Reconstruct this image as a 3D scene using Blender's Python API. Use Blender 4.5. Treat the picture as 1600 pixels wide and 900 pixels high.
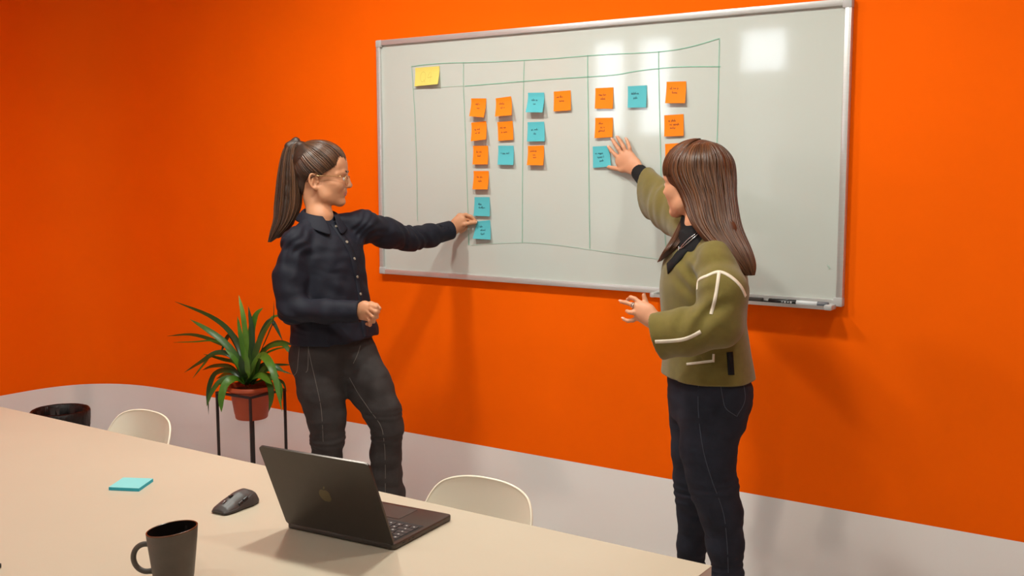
import bpy, bmesh, math, random
import numpy as np
from mathutils import Vector, Matrix
from mathutils.bvhtree import BVHTree

for o in list(bpy.data.objects):
    bpy.data.objects.remove(o)
SC = bpy.context.scene
COL = SC.collection
random.seed(7)
RNG = np.random.RandomState(11)
PI = math.pi

# ------------------------------------------------------------------ camera
FPX, YAW, PITCH, ROLL = 1666.2, 0.5996, 0.1141, -0.0026
CAM = np.array([3.3479, -3.8157, 1.62])
_F = np.array([-math.sin(YAW)*math.cos(PITCH), math.cos(YAW)*math.cos(PITCH), -math.sin(PITCH)])
_R0 = np.array([math.cos(YAW), math.sin(YAW), 0.0])
_U0 = np.cross(_R0, _F)
CR = math.cos(ROLL)*_R0 + math.sin(ROLL)*_U0
CU = -math.sin(ROLL)*_R0 + math.cos(ROLL)*_U0
cam_data = bpy.data.cameras.new('camera')
cam_data.sensor_width = 36.0
cam_data.lens = FPX/1600.0*36.0
cam_data.clip_start = 0.05
cam = bpy.data.objects.new('camera', cam_data)
COL.objects.link(cam)
cam.matrix_world = Matrix(((CR[0], CU[0], -_F[0], CAM[0]), (CR[1], CU[1], -_F[1], CAM[1]),
                           (CR[2], CU[2], -_F[2], CAM[2]), (0, 0, 0, 1)))
SC.camera = cam

# ------------------------------------------------------------------ world, lights, exposure
SC.view_settings.view_transform = 'Standard'
SC.view_settings.look = 'None'
SC.view_settings.gamma = 1.0
SC.view_settings.use_curve_mapping = False
SC.view_settings.exposure = 0.1
world = bpy.data.worlds.new('daylight')
SC.world = world
world.use_nodes = True
bgn = world.node_tree.nodes['Background']
bgn.inputs[0].default_value = (0.86, 0.93, 1.0, 1)
bgn.inputs[1].default_value = 9.0

CEIL = 3.2
LAMPS = [(0.32, -1.4), (1.48, -1.4), (2.84, -1.4), (0.9, -3.6), (2.6, -3.6), (4.3, -2.6)]
LAMP_W = [136, 128, 68, 42, 42, 16]
for i, ((lx, ly), w) in enumerate(zip(LAMPS, LAMP_W)):
    ld = bpy.data.lights.new('downlight_beam', 'SPOT')
    ld.energy = w*1.0
    ld.color = (0.97, 1.0, 0.92)
    ld.spot_size = math.radians(168)
    ld.spot_blend = 0.7
    ld.shadow_soft_size = 0.11
    lo = bpy.data.objects.new('downlight_beam', ld)
    COL.objects.link(lo)
    lo.location = (lx, ly, CEIL-0.035)

# ------------------------------------------------------------------ pixel helpers: a pixel of the 1600x900 frame to a point at a known depth
def ray(px, py):
    return _F + CR*((px-800)/FPX) + CU*((450-py)/FPX)
def PY(px, py, Y):
    d = ray(px, py)
    return CAM + d*((Y-CAM[1])/d[1])
def PZ(px, py, Z):
    d = ray(px, py)
    return CAM + d*((Z-CAM[2])/d[2])
def pxm(p):
    return FPX/float(np.dot(np.asarray(p)-CAM, _F))
def V3(p):
    return Vector((float(p[0]), float(p[1]), float(p[2])))

# ------------------------------------------------------------------ materials
def srgb(r, g, b):
    f = lambda c: ((c/255)/12.92 if c/255 <= 0.04045 else ((c/255+0.055)/1.055)**2.4)
    return (f(r), f(g), f(b), 1.0)
MATS = {}
def mat(name, col, rough=0.5, metal=0.0, spec=0.5, noise=0.0, nscale=8.0, bump=0.0, bscale=60.0, coat=0.0,
        stretch=None, sss=0.0, trans=0.0, attr=None, sheen=0.0, emit=None, estr=0.0, nrough=0.0, coatr=0.05):
    if name in MATS:
        return MATS[name]
    m = bpy.data.materials.new(name)
    m.use_nodes = True
    nt = m.node_tree
    b = nt.nodes['Principled BSDF']
    b.inputs['Base Color'].default_value = col
    b.inputs['Roughness'].default_value = rough
    b.inputs['Metallic'].default_value = metal
    b.inputs['Specular IOR Level'].default_value = spec
    b.inputs['Coat Weight'].default_value = coat
    b.inputs['Coat Roughness'].default_value = coatr
    if sss:
        b.inputs['Subsurface Weight'].default_value = sss
        b.inputs['Subsurface Radius'].default_value = (0.012, 0.005, 0.003)
        b.inputs['Subsurface Scale'].default_value = 0.6
    if sheen:
        b.inputs['Sheen Weight'].default_value = sheen
    if trans:
        b.inputs['Transmission Weight'].default_value = trans
    if emit is not None:
        b.inputs['Emission Color'].default_value = emit
        b.inputs['Emission Strength'].default_value = estr
    tc = nt.nodes.new('ShaderNodeTexCoord')
    mp = nt.nodes.new('ShaderNodeMapping')
    nt.links.new(tc.outputs['Object'], mp.inputs['Vector'])
    if stretch:
        mp.inputs['Scale'].default_value = stretch
    last = None
    if attr:
        at = nt.nodes.new('ShaderNodeAttribute')
        at.attribute_name = attr
        last = at.outputs['Color']
    if noise:
        n = nt.nodes.new('ShaderNodeTexNoise')
        n.inputs['Scale'].default_value = nscale
        n.inputs['Detail'].default_value = 4
        nt.links.new(mp.outputs['Vector'], n.inputs['Vector'])
        mr = nt.nodes.new('ShaderNodeMapRange')
        mr.inputs['From Min'].default_value = 0.25
        mr.inputs['From Max'].default_value = 0.75
        mr.inputs['To Min'].default_value = 1-noise
        mr.inputs['To Max'].default_value = 1+noise
        nt.links.new(n.outputs['Fac'], mr.inputs['Value'])
        hv = nt.nodes.new('ShaderNodeHueSaturation')
        hv.inputs['Color'].default_value = col
        if last is not None:
            nt.links.new(last, hv.inputs['Color'])
        nt.links.new(mr.outputs['Result'], hv.inputs['Value'])
        last = hv.outputs['Color']
        if nrough:
            m2 = nt.nodes.new('ShaderNodeMapRange')
            m2.inputs['To Min'].default_value = max(0, rough-nrough)
            m2.inputs['To Max'].default_value = rough+nrough
            nt.links.new(n.outputs['Fac'], m2.inputs['Value'])
            nt.links.new(m2.outputs['Result'], b.inputs['Roughness'])
    if last is not None:
        nt.links.new(last, b.inputs['Base Color'])
    if bump:
        n2 = nt.nodes.new('ShaderNodeTexNoise')
        n2.inputs['Scale'].default_value = bscale
        n2.inputs['Detail'].default_value = 5
        nt.links.new(mp.outputs['Vector'], n2.inputs['Vector'])
        bp = nt.nodes.new('ShaderNodeBump')
        bp.inputs['Strength'].default_value = bump
        bp.inputs['Distance'].default_value = 0.01
        nt.links.new(n2.outputs['Fac'], bp.inputs['Height'])
        nt.links.new(bp.outputs['Normal'], b.inputs['Normal'])
    MATS[name] = m
    return m

# ------------------------------------------------------------------ object helpers
def tag(o, label=None, cat=None, group=None, kind=None):
    if label: o['label'] = label
    if cat: o['category'] = cat
    if group: o['group'] = group
    if kind: o['kind'] = kind
    return o
def empty(name, loc, rz=0.0):
    o = bpy.data.objects.new(name, None)
    o.empty_display_size = 0.1
    o.location = tuple(float(c) for c in loc)
    o.rotation_euler = (0, 0, rz)
    COL.objects.link(o)
    return o
def link_mesh(name, me, m=None, parent=None, smooth=False):
    o = bpy.data.objects.new(name, me)
    COL.objects.link(o)
    if m is not None:
        for mm in (m if isinstance(m, (list, tuple)) else [m]):
            me.materials.append(mm)
    if smooth:
        me.polygons.foreach_set('use_smooth', [True]*len(me.polygons))
    if parent is not None:
        o.parent = parent
    return o
def world_child(o, parent):
    """parent o (whose mesh is in world space) under parent, keeping it where it is"""
    o.parent = parent
    loc, rz = parent.location.copy(), parent.rotation_euler.copy()
    o.matrix_parent_inverse = (Matrix.Translation(loc) @ rz.to_matrix().to_4x4()).inverted()
    return o
def pyobj(name, verts, faces, m=None, parent=None, smooth=False):
    me = bpy.data.meshes.new(name)
    me.from_pydata([tuple(float(c) for c in v) for v in verts], [], [tuple(int(i) for i in f) for f in faces])
    me.update()
    return link_mesh(name, me, m, parent, smooth)
def bmobj(name, bm, m=None, parent=None, smooth=False, sharp=None):
    me = bpy.data.meshes.new(name)
    bmesh.ops.recalc_face_normals(bm, faces=bm.faces)
    bm.to_mesh(me)
    bm.free()
    o = link_mesh(name, me, m, parent, smooth)
    if smooth and sharp:
        me.set_sharp_from_angle(angle=math.radians(sharp))
    return o
def bm_box(bm, cx, cy, cz, sx, sy, sz, bev=0.0, seg=2, mtx=None):
    r = bmesh.ops.create_cube(bm, size=1.0)
    vs = r['verts']
    bmesh.ops.scale(bm, vec=(sx, sy, sz), verts=vs)
    bmesh.ops.translate(bm, vec=(cx, cy, cz), verts=vs)
    if bev > 0:
        es = list({e for v in vs for e in v.link_edges})
        rr = bmesh.ops.bevel(bm, geom=es, offset=bev, segments=seg, profile=0.5, affect='EDGES')
        vs = list({v for f in rr['faces'] for v in f.verts} | {v for v in vs if v.is_valid})
    if mtx is not None:
        bmesh.ops.transform(bm, matrix=mtx, verts=vs)
    return vs
def box(name, c, s, m, parent=None, bev=0.0, seg=2, mtx=None):
    bm = bmesh.new()
    bm_box(bm, *c, *s, bev=bev, seg=seg, mtx=mtx)
    return bmobj(name, bm, m, parent, smooth=bev > 0, sharp=40)
def lathe_mesh(prof, n=40, cap=False):
    """prof: list of (r, z)"""
    vs, fs = [], []
    for r, z in prof:
        for k in range(n):
            a = 2*PI*k/n
            vs.append((r*math.cos(a), r*math.sin(a), z))
    for i in range(len(prof)-1):
        for k in range(n):
            k2 = (k+1) % n
            fs.append((i*n+k, i*n+k2, (i+1)*n+k2, (i+1)*n+k))
    if cap:
        fs.append(tuple(range(n))[::-1])
        fs.append(tuple((len(prof)-1)*n+k for k in range(n)))
    return vs, fs
def tube_mesh(pts, rad, n=8, cap=True, flat=1.0, flatdir=None):
    """polyline tube; rad scalar or list"""
    pts = np.asarray(pts, float)
    N = len(pts)
    rad = np.full(N, rad) if np.isscalar(rad) else np.asarray(rad, float)
    T = np.gradient(pts, axis=0)
    T /= np.linalg.norm(T, axis=1)[:, None]+1e-12
    ref = np.array([0.31, 0.22, 0.93])
    if flatdir is not None:
        ref = np.asarray(flatdir, float)
    elif abs(np.dot(T[0], ref)) > 0.9:
        ref = np.array([0.93, 0.22, -0.31])
    vs, fs = [], []
    Nn = ref - T[0]*np.dot(T[0], ref)
    Nn /= np.linalg.norm(Nn)
    for i in range(N):
        if flatdir is not None:
            Nn = ref - T[i]*np.dot(T[i], ref)
        else:
            Nn = Nn - T[i]*np.dot(T[i], Nn)
        Nn = Nn/(np.linalg.norm(Nn)+1e-12)
        B = np.cross(T[i], Nn)
        for k in range(n):
            a = 2*PI*k/n
            vs.append(pts[i] + rad[i]*(flat*math.cos(a)*Nn + math.sin(a)*B))
    for i in range(N-1):
        for k in range(n):
            k2 = (k+1) % n
            fs.append((i*n+k, i*n+k2, (i+1)*n+k2, (i+1)*n+k))
    if cap:
        fs.append(tuple(range(n))[::-1])
        fs.append(tuple((N-1)*n+k for k in range(n)))
    return vs, fs
def tube(name, pts, rad, m, parent=None, n=8, flat=1.0, flatdir=None):
    v, f = tube_mesh(pts, rad, n, True, flat, flatdir)
    return pyobj(name, v, f, m, parent, True)
def smooth_path(pts, n):
    """Catmull-Rom resample of a polyline (any dimension)"""
    P = np.asarray(pts, float)
    P = np.vstack([2*P[0]-P[1], P, 2*P[-1]-P[-2]])
    out = []
    K = len(P)-3
    for i in range(n):
        t = i/(n-1)*K
        k = min(int(t), K-1)
        u = t-k
        a, b, c, d = P[k:k+4]
        out.append(0.5*((2*b)+(c-a)*u+(2*a-5*b+4*c-d)*u*u+(3*b-a-3*c+d)*u**3))
    return np.array(out)

# ------------------------------------------------------------------ organic modelling: signed distance fields meshed with surface nets
def vnorm(v):
    v = np.asarray(v, float)
    return v/(np.linalg.norm(v)+1e-12)
def smin(a, b, k):
    if k <= 0: return np.minimum(a, b)
    h = np.clip(0.5+0.5*(b-a)/k, 0, 1)
    return b*(1-h)+a*h-k*h*(1-h)
def smax(a, b, k):
    return -smin(-a, -b, k)
class Field:
    def __init__(self):
        self.ops = []
        self.post = None
    def _push(self, fn, lo, hi, k, mode):
        self.ops.append((fn, np.asarray(lo, float), np.asarray(hi, float), k, mode))
    def chain(self, pts, rad, k=0.012, mode='add', flat=1.0, fdir=None):
        """round cone chain through pts with radius per point; flat<1 squashes it along fdir"""
        pts = [np.asarray(p, float) for p in pts]
        rad = [rad]*len(pts) if np.isscalar(rad) else list(rad)
        for a, b, ra, rb in zip(pts[:-1], pts[1:], rad[:-1], rad[1:]):
            self.cone(a, b, ra, rb, k, mode, flat, fdir)
    def cone(self, a, b, ra, rb, k=0.012, mode='add', flat=1.0, fdir=None):
        a, b = np.asarray(a, float), np.asarray(b, float)
        ab = b-a
        L2 = float(ab@ab)+1e-12
        n = None
        if flat != 1.0:
            n = np.asarray(fdir, float)
            n = vnorm(n-ab*(n@ab)/L2)
        def fn(P):
            q = P-a
            t = np.clip(q@ab/L2, 0, 1)
            w = q-t[:, None]*ab
            r = ra+(rb-ra)*t
            if n is not None:
                c = w@n
                w = w+np.outer(c*(1/flat-1), n)
                d = np.linalg.norm(w, axis=1)-r
                return d*np.where(d > 0, 1.0, 1.0)*max(flat, 0.6)
            return np.linalg.norm(w, axis=1)-r
        R = max(ra, rb)
        self._push(fn, np.minimum(a, b)-R, np.maximum(a, b)+R, k, mode)
    def ell(self, c, r, axes=None, k=0.012, mode='add'):
        c = np.asarray(c, float); r = np.asarray(r, float)
        A = np.eye(3) if axes is None else np.asarray(axes, float)
        def fn(P):
            q = (P-c)@A.T
            k0 = np.linalg.norm(q/r, axis=1)
            k1 = np.linalg.norm(q/(r*r), axis=1)+1e-9
            return k0*(k0-1)/k1
        R = r.max()
        self._push(fn, c-R, c+R, k, mode)
    def loft(self, st, lat, fwd, k=0.02, mode='add', power=2.0):
        """vertical loft: stations (centre xyz, half lateral, half depth), interpolated by height"""
        st = sorted(st, key=lambda s: s[0][2])
        C = np.array([s[0] for s in st], float)
        a = np.array([s[1] for s in st], float)
        b = np.array([s[2] for s in st], float)
        z = C[:, 2]
        zz = np.linspace(z[0], z[-1], 60)
        # smooth interpolation
        def sm(v):
            w = np.interp(zz, z, v)
            for _ in range(3):
                w[1:-1] = (w[:-2]+2*w[1:-1]+w[2:])/4
            return w
        X, Y, Aa, Bb = sm(C[:, 0]), sm(C[:, 1]), sm(a), sm(b)
        lat = np.asarray(lat, float); fwd = np.asarray(fwd, float)
        def fn(P):
            pz = np.clip(P[:, 2], z[0], z[-1])
            dx = P[:, 0]-np.interp(pz, zz, X)
            dy = P[:, 1]-np.interp(pz, zz, Y)
            u = dx*lat[0]+dy*lat[1]
            v = dx*fwd[0]+dy*fwd[1]
            aa = np.interp(pz, zz, Aa); bb = np.interp(pz, zz, Bb)
            if power == 2.0:
                k0 = np.sqrt((u/aa)**2+(v/bb)**2)
                k1 = np.sqrt((u/aa**2)**2+(v/bb**2)**2)+1e-9
                d = k0*(k0-1)/k1
            else:
                k0 = ((np.abs(u)/aa)**power+(np.abs(v)/bb)**power)**(1/power)
                d = (k0-1)*np.minimum(aa, bb)
            dz = np.abs(P[:, 2]-pz)
            return np.where(dz > 0, np.sqrt(np.maximum(d, 0)**2+dz**2)+np.minimum(d, 0)*0, d)
        R = max(a.max(), b.max())
        self._push(fn, C.min(0)-[R, R, 0], C.max(0)+[R, R, 0], k, mode)
    def fn(self, f, lo, hi, k=0.0, mode='add'):
        self._push(f, lo, hi, k, mode)
    def plane_cut(self, p, n, k=0.0, lo=None, hi=None):
        """remove the side n points to (optionally only inside a box)"""
        p = np.asarray(p, float); n = vnorm(n)
        lo = np.full(3, -9.) if lo is None else np.asarray(lo, float)
        hi = np.full(3, 9.) if hi is None else np.asarray(hi, float)
        self._push(lambda P: (P-p)@n, lo, hi, k, 'isect')
    def eval(self, P):
        d = np.full(len(P), 0.3)
        pl, ph = P.min(0), P.max(0)
        for fn, lo, hi, k, mode in self.ops:
            pd_ = 0.0 if mode == 'isect' else 0.06+k
            if np.any(pl > hi+pd_) or np.any(ph < lo-pd_):
                continue
            if mode == 'isect':
                m = np.all((P > lo) & (P < hi), axis=1)
                if m.any():
                    d[m] = smax(d[m], fn(P[m]), k)
                continue
            pad = 0.06+k
            m = np.all((P > lo-pad) & (P < hi+pad), axis=1)
            if not m.any():
                continue
            v = fn(P[m])
            if mode == 'add':
                d[m] = smin(d[m], v, k)
            else:
                d[m] = smax(d[m], -v, k)
        if self.post is not None:
            d = d+self.post(P)
        return d
    def mesh(self, h, pad=0.02):
        adds = [o for o in self.ops if o[4] == 'add']
        lo = np.min([o[1] for o in adds], axis=0)-pad
        hi = np.max([o[2] for o in adds], axis=0)+pad
        NB = 8
        nb = np.ceil((hi-lo)/(h*NB)).astype(int)+1
        B = h*NB
        gi = np.stack(np.meshgrid(*[np.arange(n) for n in nb], indexing='ij'), -1).reshape(-1, 3)
        cen = lo+(gi+0.5)*B
        dc = np.empty(len(cen))
        sl = np.argsort(((gi[:, 0]//6)*1000+gi[:, 1]//6)*1000+gi[:, 2]//6, kind='stable')
        for s in range(0, len(sl), 216):
            dc[sl[s:s+216]] = self.eval(cen[sl[s:s+216]]-0.5*h)
        act = np.abs(dc) < B*0.87*1.5
        dims = nb*NB
        V = np.empty(dims, np.float32)
        sgn = np.where(dc < 0, -0.2, 0.2).astype(np.float32).reshape(nb)
        V[:] = np.repeat(np.repeat(np.repeat(sgn, NB, 0), NB, 1), NB, 2)
        off = np.stack(np.meshgrid(*[np.arange(NB)]*3, indexing='ij'), -1).reshape(-1, 3)
        ai = gi[act]
        sup = ai//4
        key = (sup[:, 0]*1000+sup[:, 1])*1000+sup[:, 2]
        od = np.argsort(key, kind='stable')
        ai, key = ai[od], key[od]
        cutp = np.concatenate([[0], np.nonzero(np.diff(key))[0]+1, [len(key)]])
        for s0, s1 in zip(cutp[:-1], cutp[1:]):
            blk = ai[s0:s1]
            idx = (blk[:, None, :]*NB+off[None]).reshape(-1, 3)
            V[idx[:, 0], idx[:, 1], idx[:, 2]] = self.eval(lo+idx*h)
        ins = V < 0
        cnt = np.zeros(tuple(n-1 for n in dims), np.uint8)
        for dx in (0, 1):
            for dy in (0, 1):
                for dz in (0, 1):
                    cnt += ins[dx:dims[0]-1+dx, dy:dims[1]-1+dy, dz:dims[2]-1+dz]
        cells = np.argwhere((cnt > 0) & (cnt < 8))
        del cnt
        cid = np.full(tuple(n-1 for n in dims), -1, np.int32)
        cid[cells[:, 0], cells[:, 1], cells[:, 2]] = np.arange(len(cells))
        cor = np.array([(i, j, k) for i in (0, 1) for j in (0, 1) for k in (0, 1)])
        vals = np.stack([V[cells[:, 0]+c[0], cells[:, 1]+c[1], cells[:, 2]+c[2]] for c in cor], 1)
        acc = np.zeros((len(cells), 3)); num = np.zeros(len(cells))
        for i in range(8):
            for j in range(i+1, 8):
                if np.abs(cor[i]-cor[j]).sum() != 1: continue
                a, b = vals[:, i], vals[:, j]
                m = (a < 0) != (b < 0)
                t = a[m]/(a[m]-b[m])
                acc[m] += cor[i]+t[:, None]*(cor[j]-cor[i])
                num[m] += 1
        verts = lo+(cells+acc/num[:, None])*h
        faces = []
        for ax in range(3):
            u, v = (ax+1) % 3, (ax+2) % 3
            sl0 = [slice(None)]*3; sl1 = [slice(None)]*3
            sl0[ax] = slice(0, dims[ax]-1); sl1[ax] = slice(1, dims[ax])
            A, Bn = ins[tuple(sl0)], ins[tuple(sl1)]
            e = np.argwhere(A != Bn)
            ok = (e[:, u] > 0) & (e[:, v] > 0) & (e[:, u] < dims[u]-1) & (e[:, v] < dims[v]-1)
            e = e[ok]
            inside = A[e[:, 0], e[:, 1], e[:, 2]]
            du = np.zeros(3, int); du[u] = 1
            dv = np.zeros(3, int); dv[v] = 1
            q = []
            for d_ in (-du-dv, -dv, 0*du, -du):
                c = e+d_
                q.append(cid[c[:, 0], c[:, 1], c[:, 2]])
            q = np.stack(q, 1)
            q[~inside] = q[~inside][:, ::-1]
            faces.append(q)
        faces = np.vstack(faces)
        faces = faces[(faces >= 0).all(1)]
        return verts, faces
def np_mesh(name, verts, faces):
    me = bpy.data.meshes.new(name)
    nv, nf = len(verts), len(faces)
    me.vertices.add(nv)
    me.vertices.foreach_set('co', np.asarray(verts, np.float32).ravel())
    me.loops.add(nf*4)
    me.loops.foreach_set('vertex_index', np.asarray(faces, np.int32).ravel())
    me.polygons.add(nf)
    me.polygons.foreach_set('loop_start', np.arange(0, nf*4, 4, dtype=np.int32))
    me.polygons.foreach_set('use_smooth', np.ones(nf, bool))
    me.update(calc_edges=True)
    me.validate()
    return me
def lap_smooth(verts, faces, it=2, w=0.5):
    v = np.asarray(verts, float).copy()
    e = np.vstack([faces[:, [0, 1]], faces[:, [1, 2]], faces[:, [2, 3]], faces[:, [3, 0]]])
    n = len(v)
    deg = np.bincount(e.ravel(), minlength=n)[:, None]+1e-9
    for _ in range(it):
        s = np.stack([np.bincount(e[:, 0], v[e[:, 1], c], n)+np.bincount(e[:, 1], v[e[:, 0], c], n) for c in range(3)], 1)
        v = v*(1-w)+w*s/deg
    return v
def field_obj(name, F, h, m, parent=None, smooth=1):
    v, f = F.mesh(h)
    if smooth:
        v = lap_smooth(v, f, smooth, 0.5)
    o = link_mesh(name, np_mesh(name, v, f), m)
    if parent is not None:
        world_child(o, parent)
    o['_'] = 0
    del o['_']
    return o, v, f
def bvh_of(v, f):
    return BVHTree.FromPolygons([tuple(p) for p in v], [tuple(int(i) for i in q) for q in f])
def hit(bvh, px, py):
    d = vnorm(ray(px, py))
    loc, nor, idx, dist = bvh.ray_cast(V3(CAM), V3(d))
    if loc is None:
        return None, None
    return np.array(loc), np.array(nor)
def draped(bvh, pix, w, off=0.0015, n=24, thick=0.0):
    """ribbon lying on a surface along a line seen at these pixels"""
    pts, nrm = [], []
    for q in smooth_path(pix, n):
        p, nn = hit(bvh, q[0], q[1])
        if p is None: continue
        if len(pts) and np.linalg.norm(p-pts[-1]) > 0.06: continue
        if nn@(CAM-p) < 0: nn = -nn
        pts.append(p); nrm.append(nn)
    pts, nrm = np.array(pts), np.array(nrm)
    if len(pts) < 3: return None
    for _ in range(2):
        pts[1:-1] = (pts[:-2]+2*pts[1:-1]+pts[2:])/4
        nrm[1:-1] = (nrm[:-2]+2*nrm[1:-1]+nrm[2:])/4
    nrm /= np.linalg.norm(nrm, axis=1)[:, None]
    T = np.gradient(pts, axis=0)
    T /= np.linalg.norm(T, axis=1)[:, None]+1e-12
    S = np.cross(T, nrm)
    S /= np.linalg.norm(S, axis=1)[:, None]+1e-12
    rows = []
    for (s, o) in ((-.5, -.002), (-.5, off), (0, off*1.15), (.5, off), (.5, -.002)):
        rows.append(pts+S*w*s+nrm*o)
    V = np.vstack(rows)
    k = len(pts)
    fs = [(r*k+i, r*k+i+1, (r+1)*k+i+1, (r+1)*k+i) for r in range(4) for i in range(k-1)]
    return V, fs
class Wob:
    """cheap smooth pseudo noise: sums of sines with random directions"""
    def __init__(self, seed, freq, n=7, aniso=(1, 1, 1)):
        rs = np.random.RandomState(seed)
        d = rs.randn(n, 3)
        d /= np.linalg.norm(d, axis=1)[:, None]
        self.k = d*(freq*(0.6+0.8*rs.rand(n)))[:, None]*np.asarray(aniso)
        self.p = rs.rand(n)*2*PI
        self.n = n
    def __call__(self, P):
        s = np.zeros(len(P))
        for k, p in zip(self.k, self.p):
            s += np.sin(P@k+p)
        return s/math.sqrt(self.n)
# ================================================================== THE ROOM
M_orange = mat('orange_wall_paint', srgb(248, 98, 0), 0.75, spec=0.06, noise=0.03, nscale=3, bump=0.04, bscale=350)
M_band = mat('white_gloss_panel', srgb(240, 237, 234), 0.13, metal=0.12, spec=0.8, noise=0.02, nscale=2, bump=0.03, bscale=7)
M_floor = mat('pale_gloss_floor', srgb(205, 200, 194), 0.07, spec=0.8, noise=0.06, nscale=2.5, bump=0.01, bscale=30)
M_ceil = mat('ceiling_paint', srgb(225, 222, 216), 0.8, noise=0.02, nscale=4)
M_roomwall = mat('pale_wall_paint', srgb(205, 200, 192), 0.7, noise=0.02, nscale=4)
ZB = 0.362
XL, XR, YF = -2.262, 5.2, -5.5
# plan of the wall: left wall, a rounded corner, back wall
arc = [(-2.262, -0.62), (-2.258, -0.48), (-2.245, -0.37), (-2.21, -0.262), (-2.15, -0.17), (-2.06, -0.095), (-1.96, -0.046),
       (-1.84, -0.016), (-1.70, -0.003), (-1.55, 0.0)]
arc = smooth_path(arc, 40)
arc[0] = (-2.262, -0.62); arc[-1] = (-1.55, 0.0)
def wall_strip(name, plan, z0, z1, m, smooth=False, label=None, thick=0.12):
    """a wall along a plan polyline, room on the side where it is seen, with thickness outwards"""
    plan = np.asarray(plan, float)
    T = np.gradient(plan, axis=0)
    T /= np.linalg.norm(T, axis=1)[:, None]
    Nn = np.stack([-T[:, 1], T[:, 0]], 1)          # left of travel = away from room for these plans
    outp = plan + Nn*thick
    n = len(plan)
    vs = [(p[0], p[1], z0) for p in plan] + [(p[0], p[1], z1) for p in plan] + \
         [(p[0], p[1], z0) for p in outp] + [(p[0], p[1], z1) for p in outp]
    fs = []
    for i in range(n-1):
        fs += [(i, i+1, n+i+1, n+i), (2*n+i+1, 2*n+i, 3*n+i, 3*n+i+1), (n+i, n+i+1, 3*n+i+1, 3*n+i), (i+1, i, 2*n+i, 2*n+i+1)]
    fs += [(0, n, 3*n, 2*n), (n-1, 2*n-1+0, 0, 0)][:1]
    fs += [(2*n-1, n-1, 3*n-1, 4*n-1)]
    o = pyobj(name, vs, fs, m)
    if smooth:
        o.data.polygons.foreach_set('use_smooth', [True]*len(o.data.polygons))
        o.data.set_sharp_from_angle(angle=math.radians(40))
    tag(o, label, kind='structure')
    return o
back_plan = [(-1.55, 0.0), (XR, 0.0)]
left_plan = [(XL, YF), (XL, -0.62)]
wall_strip('wall_back', back_plan, ZB, CEIL, M_orange, label='orange painted back wall carrying the whiteboard')
wall_strip('wall_corner', arc, ZB, CEIL, M_orange, True, label='orange rounded corner between left wall and back wall')
wall_strip('wall_left', left_plan, ZB, CEIL, M_orange, label='orange painted left wall')
wall_strip('baseboard_back', back_plan, -0.02, ZB, M_band, label='glossy white band along the foot of the back wall')
wall_strip('baseboard_corner', arc, -0.02, ZB, M_band, True, label='glossy white band around the rounded corner')
wall_strip('baseboard_left', left_plan, -0.02, ZB, M_band, label='glossy white band along the foot of the left wall')
wall_strip('wall_right', [(XR, 0.0), (XR, YF)], -0.02, CEIL, M_roomwall, label='pale right wall')
o = box('floor', ((XL+XR)/2, YF/2, -0.03), (XR-XL+0.24, -YF+0.24, 0.06), M_floor); tag(o, 'pale glossy floor', kind='structure')
o = box('ceiling', ((XL+XR)/2, YF/2, CEIL+0.05), (XR-XL+0.24, -YF+0.24, 0.1), M_ceil); tag(o, 'white painted ceiling', kind='structure')
# window wall behind the camera
WINS = [(-1.86, 0.42), (-1.36, 0.42), (-0.28, 0.5), (0.8, 0.5), (2.0, 0.5), (3.2, 0.5), (4.3, 0.5)]
WBL = [1.9, 1.9, 2.44, 2.7, 2.7, 2.7, 2.7]           # tops of unseen blinds, added to hold back daylight and shape reflections
WZ0, WZ1 = 0.85, 2.86
M_blind = mat('pale_added_blind', srgb(214, 212, 206), 0.85, noise=0.02, nscale=40)
_b = M_blind.node_tree
_tr = _b.nodes.new('ShaderNodeBsdfTranslucent'); _tr.inputs[0].default_value = (0.5, 0.5, 0.48, 1)
_mx = _b.nodes.new('ShaderNodeMixShader'); _mx.inputs[0].default_value = 0.5
_b.links.new(_b.nodes['Principled BSDF'].outputs[0], _mx.inputs[1]); _b.links.new(_tr.outputs[0], _mx.inputs[2])
_b.links.new(_mx.outputs[0], _b.nodes['Material Output'].inputs[0])
bm = bmesh.new()
xs = XL
for wx, ww in WINS:
    bm_box(bm, (xs+wx-ww/2)/2, YF-0.06, (CEIL-0.02)/2, wx-ww/2-xs, 0.12, CEIL+0.02)
    bm_box(bm, wx, YF-0.06, (WZ0-0.02)/2, ww, 0.12, WZ0+0.02)
    bm_box(bm, wx, YF-0.06, (WZ1+CEIL)/2, ww, 0.12, CEIL-WZ1)
    xs = wx+ww/2
bm_box(bm, (xs+XR)/2, YF-0.06, (CEIL-0.02)/2, XR-xs, 0.12, CEIL+0.02)
tag(bmobj('wall_front', bm, M_roomwall), 'pale window wall opposite the whiteboard', kind='structure')
M_wframe = mat('window_frame_white', srgb(225, 225, 222), 0.4, noise=0.02)
M_pane = bpy.data.materials.new('window_glass'); M_pane.use_nodes = True
_nt = M_pane.node_tree
_nt.nodes.clear()
_o = _nt.nodes.new('ShaderNodeOutputMaterial'); _m = _nt.nodes.new('ShaderNodeMixShader')
_t = _nt.nodes.new('ShaderNodeBsdfTransparent'); _g = _nt.nodes.new('ShaderNodeBsdfGlossy'); _g.inputs['Roughness'].default_value = 0.02
_m.inputs[0].default_value = 0.03
_nt.links.new(_t.outputs[0], _m.inputs[1]); _nt.links.new(_g.outputs[0], _m.inputs[2]); _nt.links.new(_m.outputs[0], _o.inputs[0])
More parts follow.
